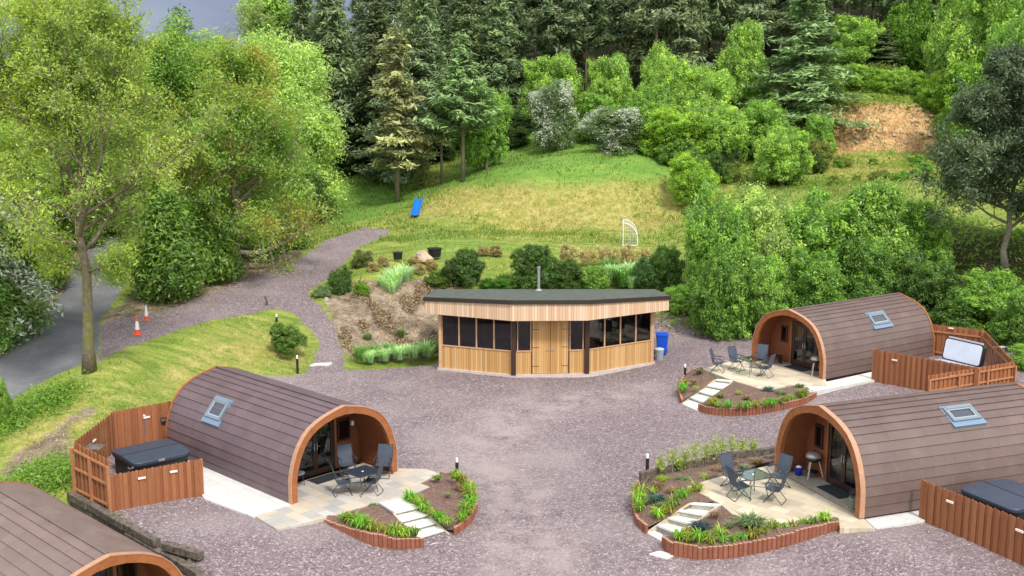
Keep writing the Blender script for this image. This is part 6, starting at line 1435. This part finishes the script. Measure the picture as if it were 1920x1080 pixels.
branchy('b2', x_at(440, 66), 66, 13.4, 4.9, .34, (.20, .33, .06), 'brownish green tree right of the broad reddish tree, overhanging the gravel track', 19, 'leaf_mixed', n_l=28, n_b=9, n_t=9, per=26, lsize=.115, z_first=.10, el0=2, el1=55, bark='bark', tint_fn=brownish(2, .08), puff=.5, tname='broad_tree')
def dense(px, ytop, Y, h, wid, col, label, seed, lsize=.2, n_cl=1500, per=34, mat='leaf', flower=None, bottom=.1, crown_r=.9, tname='tree', trunk=True, lob=22, base_z=None):
    rg = np.random.RandomState(seed); x = x_at(px, Y); top = at(px, ytop, Y).z; z = Hz(x, Y)-.1; hh = (top-z) if h is None else h
    bl = lobes(rg, wid/2, hh*(1-.02), lob, 0, bottom=bottom); c, nr, ti = crown_leaves(rg, bl, n_cl, per, crown_r, zmin=.1, clump_tint=.22, noise=.8)
    t = empty(tname, (x, Y, z), label, 'tree'); fl = None
    if flower: fl = ((rg.rand(len(c)) < np.clip(.04+.7*(nr[:, 2] > .4)*(np.sin(c[:, 0]*1.6+c[:, 1]*1.3+c[:, 2]*2.1+seed) > -.1), 0, 1))).astype(float)
    obj('crown', leaf_mesh('crown', c, nr, lsize*(.6+.8*rg.rand(len(c))), ti, mat, flower=fl, seed=seed), t, col)
    sg, _ = tree_skeleton(rg, 0, hh, wid*.45, 9, .05*wid*.45, z_first=.15); obj('trunk', wood_mesh('trunk', sg, 'bark', 8), t); return t
dense(548, 82, 86, None, 8.6, (.32, .46, .14), 'pale green rounded tree at the left edge of the hillside clearing', 61, .17, 2300, 40, tname='rounded_tree')
dense(500, 200, 80, None, 6.5, (.2, .33, .08), 'lower green tree left below the pale rounded tree', 62, .2, 900, 32, tname='rounded_tree')
dense(540, -25, 112, None, 8.5, LIME, 'bright lime tree on the skyline left of the dark wood', 63, .24, 1100, 30, tname='leafy_tree')
dense(385, 24, 98, None, 6.5, (.16, .28, .06), 'dark green treetop poking above the broad trees into the sky', 64, .24, 800, 30, tname='leafy_tree')
dense(450, 70, 92, None, 8, (.24, .37, .07), 'yellow green tree between the poking treetop and the pale rounded tree', 65, .22, 1100, 30, tname='leafy_tree')
branchy('pine', x_at(1893, 62), 62, 12.3, 4.3, .19, (.085, .125, .065), 'dark open crowned pine at the right edge, standing in front of the bright trees', 55, 'needle', n_l=28, n_b=8, n_t=8, per=75, lsize=.12, z_first=.22, el0=-2, el1=45, bark='bark_grey', puff=.36, tname='pine_tree', twigr=.008)
branchy('bare', x_at(497, 108), 108, 16, 5.0, .2, (.22, .30, .12), 'nearly bare pale tree on the skyline beside the bright lime tree', 71, n_l=16, n_b=6, n_t=6, per=5, lsize=.2, el0=30, el1=70, bark='bark_grey', tname='bare_tree')
for i, (px, yt, Y, w_, col, lab) in enumerate([(20, 110, 74, 9, (.26, .36, .08), 'far left green tree behind the near mossy tree'), (120, 90, 80, 10, (.23, .34, .06), 'green tree behind the left half of the near mossy tree'),
    (225, 130, 84, 10, (.18, .29, .05), 'dark green tree closing the end of the lane'), (-40, 200, 60, 8, (.18, .3, .05), 'green tree at the left edge above the white blossom'),
    (40, 330, 66, 5.5, (.13, .22, .04), 'dark low tree on the bank left of the lane'), (105, 360, 78, 6, (.12, .2, .035), 'dark bushy tree beside the far bend of the lane'), (335, 250, 72, 6.5, (.15, .26, .045), 'dark green tree between the lane and the broad reddish tree')]):
    dense(px, yt, Y, None, w_, col, lab, 80+i, .22, 1000, 30, tname='leafy_tree')
for i, (px, yt, Y, w_, col, lab) in enumerate([(322, 375, 59.5, 3.2, (.12, .22, .04), 'dark ivy covered tree beside the traffic cones'), (375, 400, 64, 4.0, (.12, .22, .04), 'dark green bush right of the ivy covered tree'), (285, 440, 60.5, 2.2, (.11, .20, .03), 'light bush left of the ivy covered tree'),
    (430, 400, 70, 4.5, (.10, .19, .035), 'dark bush under the brownish green tree'), (500, 400, 74, 5.0, (.10, .19, .035), 'dark bush beside the gully, under the brownish green tree'), (560, 330, 84, 4.0, (.05, .10, .02), 'shadowy bush at the foot of the pale rounded tree')]):
    dense(px, yt, Y, None, w_, col, lab, 95+i, .16, 650, 30, tname='bush_tree', lob=12)
t = dense(2, 372, 53, None, 4.2, (.17, .27, .08), 'hawthorn full of white blossom at the left edge across the lane', 120, .15, 1100, 30, 'blossom', True, tname='hawthorn_tree')
dense(-55, 540, 51, None, 3.0, (.13, .24, .05), 'dark green bush under the white blossom at the left edge', 121, .14, 600, 28, tname='bush_tree', lob=12)
dense(75, 450, 62, None, 2.2, (.14, .25, .04), 'green bush right of the white blossom, beside the lane', 122, .14, 500, 28, tname='bush_tree', lob=10)
for i, (px, py, s) in enumerate([(205, 600, 0), (240, 560, 0)]): pass
for px, yt, yb, w_, lab in ((8, 700, 800, 60, 'leafy pale green bush at the left edge beside the lane'),):
    named('leafy', px, yt, yb, w_*.7, (.17, .30, .05) if px < 50 else (.14, .25, .03), lab, cat='bush', name='bush', seed=px, fn=bush)

# ------------------------------------------------------------------ grass blades, leaf litter (nobody could count them)
def scatter(name, n, box_, keep, blade, seed, col, label):
    rg = np.random.RandomState(seed); y = box_[2]+(box_[3]-box_[2])*rg.rand(n)**1.15; x = box_[0]+(box_[1]-box_[0])*rg.rand(n)
    ok = keep(x, y, rg); x, y = x[ok], y[ok]; return x, y, rg
def msk(key, x, y):
    ix = np.clip(np.searchsorted(xs, x)-1, 0, nx-2); iy = np.clip(np.searchsorted(ys, y)-1, 0, ny-2); return mats_[key][iy, ix]
def gz(x, y):
    ix = np.clip(np.searchsorted(xs, x)-1, 0, nx-2); iy = np.clip(np.searchsorted(ys, y)-1, 0, ny-2); fx = (x-xs[ix])/(xs[ix+1]-xs[ix]); fy = (y-ys[iy])/(ys[iy+1]-ys[iy])
    return (ZZ[iy, ix]*(1-fx)+ZZ[iy, ix+1]*fx)*(1-fy)+(ZZ[iy+1, ix]*(1-fx)+ZZ[iy+1, ix+1]*fx)*fy
def blades(name, x, y, h, wdt, tint, col, rg, mat='leaf', flat=False):
    n = len(x); z = gz(x, y); a = rg.rand(n)*6.28; s = np.stack([np.cos(a), np.sin(a), 0*a], 1)*(wdt)[:, None]; p = np.stack([x, y, z-.02], 1); ln = rg.randn(n, 3)*.45*h[:, None]; ln[:, 2] = h
    if flat: V = np.stack([p-s+[0, 0, .03], p+s*.6+np.stack([-s[:, 1], s[:, 0], 0*a], 1)*.8+[0, 0, .05], p+s+[0, 0, .04]], 1).reshape(-1, 3)
    else: V = np.stack([p-s, p+s, p+ln], 1).reshape(-1, 3)
    me = bpy.data.meshes.new(name); me.vertices.add(3*n); me.vertices.foreach_set('co', V.ravel().astype(np.float32)); me.loops.add(3*n); me.loops.foreach_set('vertex_index', np.arange(3*n, dtype=np.int32)); me.polygons.add(n)
    me.polygons.foreach_set('loop_start', np.arange(0, 3*n, 3, dtype=np.int32)); me.polygons.foreach_set('loop_total', np.full(n, 3, np.int32))
    at_ = me.attributes.new('tint', 'FLOAT', 'POINT'); at_.data.foreach_set('value', np.repeat(np.clip(tint, 0, 1), 3).astype(np.float32)); me.update(calc_edges=True); me.materials.append(M[mat])
    o = obj(name, me, None, col); o['kind'] = 'stuff'; return o
M['blade'] = leaf_mat('grass_blade', [(0, (.45, .6, .5)), (.4, (.9, 1, .8)), (.62, (1.5, 1.3, 1.1)), (.8, (2.4, 1.55, 2.4)), (1, (3.2, 1.9, 4.5))], trans=.3)
rg = np.random.RandomState(77); n = 420000; x = -32+76*rg.rand(n); y = 24+84*rg.rand(n)**.9
nat_ = 1-np.clip(msk('gravel', x, y)*1.3+msk('road', x, y)*1.3, 0, 1); dr = msk('dry', x, y); di = msk('dirt', x, y); dk = msk('dark', x, y)
patch = np.sin(x*.55+1)*np.sin(y*.41)+.7*np.sin(x*1.3+y*.9)+.5*np.sin(x*3.1-y*2.3)
p = nat_*(1-.75*di)*(1-.8*dk)*(1-.45*dr)*(.5+.22*patch)*(1-.6*np.clip(msk('lush', x, y), 0, 1))*(np.abs(x) < y*.62+3); ok = rg.rand(n) < p; x, y = x[ok], y[ok]; dr, patch = dr[ok], patch[ok]; lu = np.clip(msk('lush', x, y), 0, 1); n = len(x)
upl = (y > 74)
blades('rough_grass', x, y, (.06+.10*rg.rand(n))*(1+.9*upl)*(1+.25*patch), .012+.02*rg.rand(n)+.02*upl, .36+.38*dr-.15*lu+rg.randn(n)*.14+.06*patch, (.15, .21, .042), rg, 'blade')
rg = np.random.RandomState(78); n = 160000; x = -32+50*rg.rand(n); y = 24+75*rg.rand(n); di = msk('dirt', x, y)*(1-msk('road', x, y)); ok = rg.rand(n) < di*.9; x, y = x[ok], y[ok]; n = len(x)
M['litter'] = leaf_mat('litter', [(0, (.4, .4, .4)), (.5, (1, 1, 1)), (1, (1.9, 1.9, 1.9))], trans=.1)
blades('leaf_litter', x, y, .03+0*x, .03+.05*rg.rand(n), .5+rg.randn(n)*.25, (.26, .19, .12), rg, 'litter', flat=True)
# stray chippings and leaves on the courtyard
rg = np.random.RandomState(79); n = 60000; x = -24+46*rg.rand(n); y = 24+36*rg.rand(n); g_ = msk('gravel', x, y); ok = (rg.rand(n) < g_*.4); x, y = x[ok], y[ok]; n = len(x)
blades('gravel_chippings', x, y, .03+0*x, .012+.022*rg.rand(n)**3, .5+rg.randn(n)*.35, (.30, .25, .25), rg, 'litter', flat=True)
# bracken and bramble mass between the shrubs of the right slope
rg = np.random.RandomState(80); n = 110000; x = 8+40*rg.rand(n); y = 56+56*rg.rand(n)
dk = msk('dark', x, y); ok = (rg.rand(n) < .9*dk*(y < 80)+.8*(y > 103)*(x > 18)+.7*((y > 59.5) & (y < 66) & (x > -4) & (x < 10))+.28*((y > 79) & (x > 9) & (y < 98))*(1-msk('scar', x, y))*(np.sin(x*.9)*np.sin(y*.7)+np.sin(x*.37+y*.5) > .1)); x, y = x[ok], y[ok]; n = len(x)
c = np.stack([x, y, gz(x, y)+.1+.5*rg.rand(n)**1.5], 1)
o = obj('undergrowth', leaf_mesh('undergrowth', c, rg.randn(n, 3)*.6+np.array([0, 0, 1.]), .16*(.6+.8*rg.rand(n)), .45+rg.randn(n)*.2+.15*np.sin(x*.8)*np.sin(y*.9), 'leaf', seed=5), None, (.15, .25, .035)); o['kind'] = 'stuff'
rg = np.random.RandomState(81); n = 30000; x = -34+22*rg.rand(n); y = 46+50*rg.rand(n); dk = msk('dirt', x, y)+(y > 78)*.8; ok = (rg.rand(n) < .25*dk)*(msk('road', x, y) < .1)*(msk('gravel', x, y) < .1)*(x < -11-.12*(y-50)*0) > 0; x, y = x[ok], y[ok]; n = len(x)
c = np.stack([x, y, gz(x, y)+.05+.35*rg.rand(n)**1.5], 1)
o = obj('undergrowth', leaf_mesh('undergrowth', c, rg.randn(n, 3)*.6+np.array([0, 0, 1.]), .12*(.6+.8*rg.rand(n)), .45+rg.randn(n)*.2, 'leaf', seed=6), None, (.10, .17, .03)); o['kind'] = 'stuff'

rg = np.random.RandomState(82); n = 9000; cen_ = [G(20, 800), G(75, 890), G(45, 775), G(110, 760), G(100, 905)]; k_ = rg.randint(0, 5, n); c = np.array([[q.x, q.y, 0] for q in cen_])[k_]+rg.randn(n, 3)*np.array([.55, .7, 0]); c[:, 2] = gz(c[:, 0], c[:, 1])+.05+.35*rg.rand(n)**1.5
o = obj('verge_weeds', leaf_mesh('verge_weeds', c, rg.randn(n, 3)*.6+np.array([0, 0, 1.]), .085*(.6+.8*rg.rand(n)), .5+rg.randn(n)*.2, 'leaf', seed=7), None, (.15, .27, .045)); o['kind'] = 'stuff'
rg = np.random.RandomState(83); n = 26000; x = -9+7.5*rg.rand(n); y = 54+10*rg.rand(n); ok = (msk('dirt', x, y) > .5) & (np.sin(x*1.7+1)*np.sin(y*1.3)+.5*np.sin(x*3.3+y*2.1) > .25); x, y = x[ok], y[ok]; n = len(x)
o = obj('dead_bracken', leaf_mesh('dead_bracken', np.stack([x, y, gz(x, y)+.03+.22*rg.rand(n)**1.5], 1), rg.randn(n, 3)*.7+np.array([0, 0, 1.]), .085*(.6+.8*rg.rand(n)), .45+rg.randn(n)*.22, 'litter', seed=8), None, (.23, .165, .10)); o['kind'] = 'stuff'
# mixed small plants in the beds
for i, (px, py, z, s, c) in enumerate([(1225, 925, .3, .6, 0), (1262, 925, .42, .7, 1), (1290, 905, .48, .6, 2), (1320, 900, .52, .6, 0), (1345, 885, .54, .7, 1), (1372, 990, .42, .7, 2), (1350, 1005, .3, .8, 0), (1290, 1000, .22, .6, 3), (1395, 880, .55, .6, 2), (1420, 870, .56, .7, 1), (1240, 950, .3, .5, 2),
    (1400, 748, .32, .6, 1), (1385, 740, .34, .5, 0), (1465, 740, .36, .7, 2), (1340, 752, .25, .5, 3), (1300, 718, .35, .6, 1), (1305, 730, .3, .5, 0), (860, 915, .02, .5, 1), (840, 930, .02, .4, 2), (690, 975, -.02, .4, 0), (740, 985, -.08, .4, 1)]):
    tuft(mound if c != 0 else lily, P(px, py, z), s*1.3, ((.24, .36, .05), (.22, .16, .09), (.16, .22, .12), (.32, .26, .07))[c], ('lone green plant on the open soil of a bed', 'brown withered plant on the open soil of a bed', 'grey green plant on the open soil of a bed', 'straw coloured plant on the open soil of a bed')[c], 'plant', 'single plants on the soil of the beds', 'bed_plant', i)
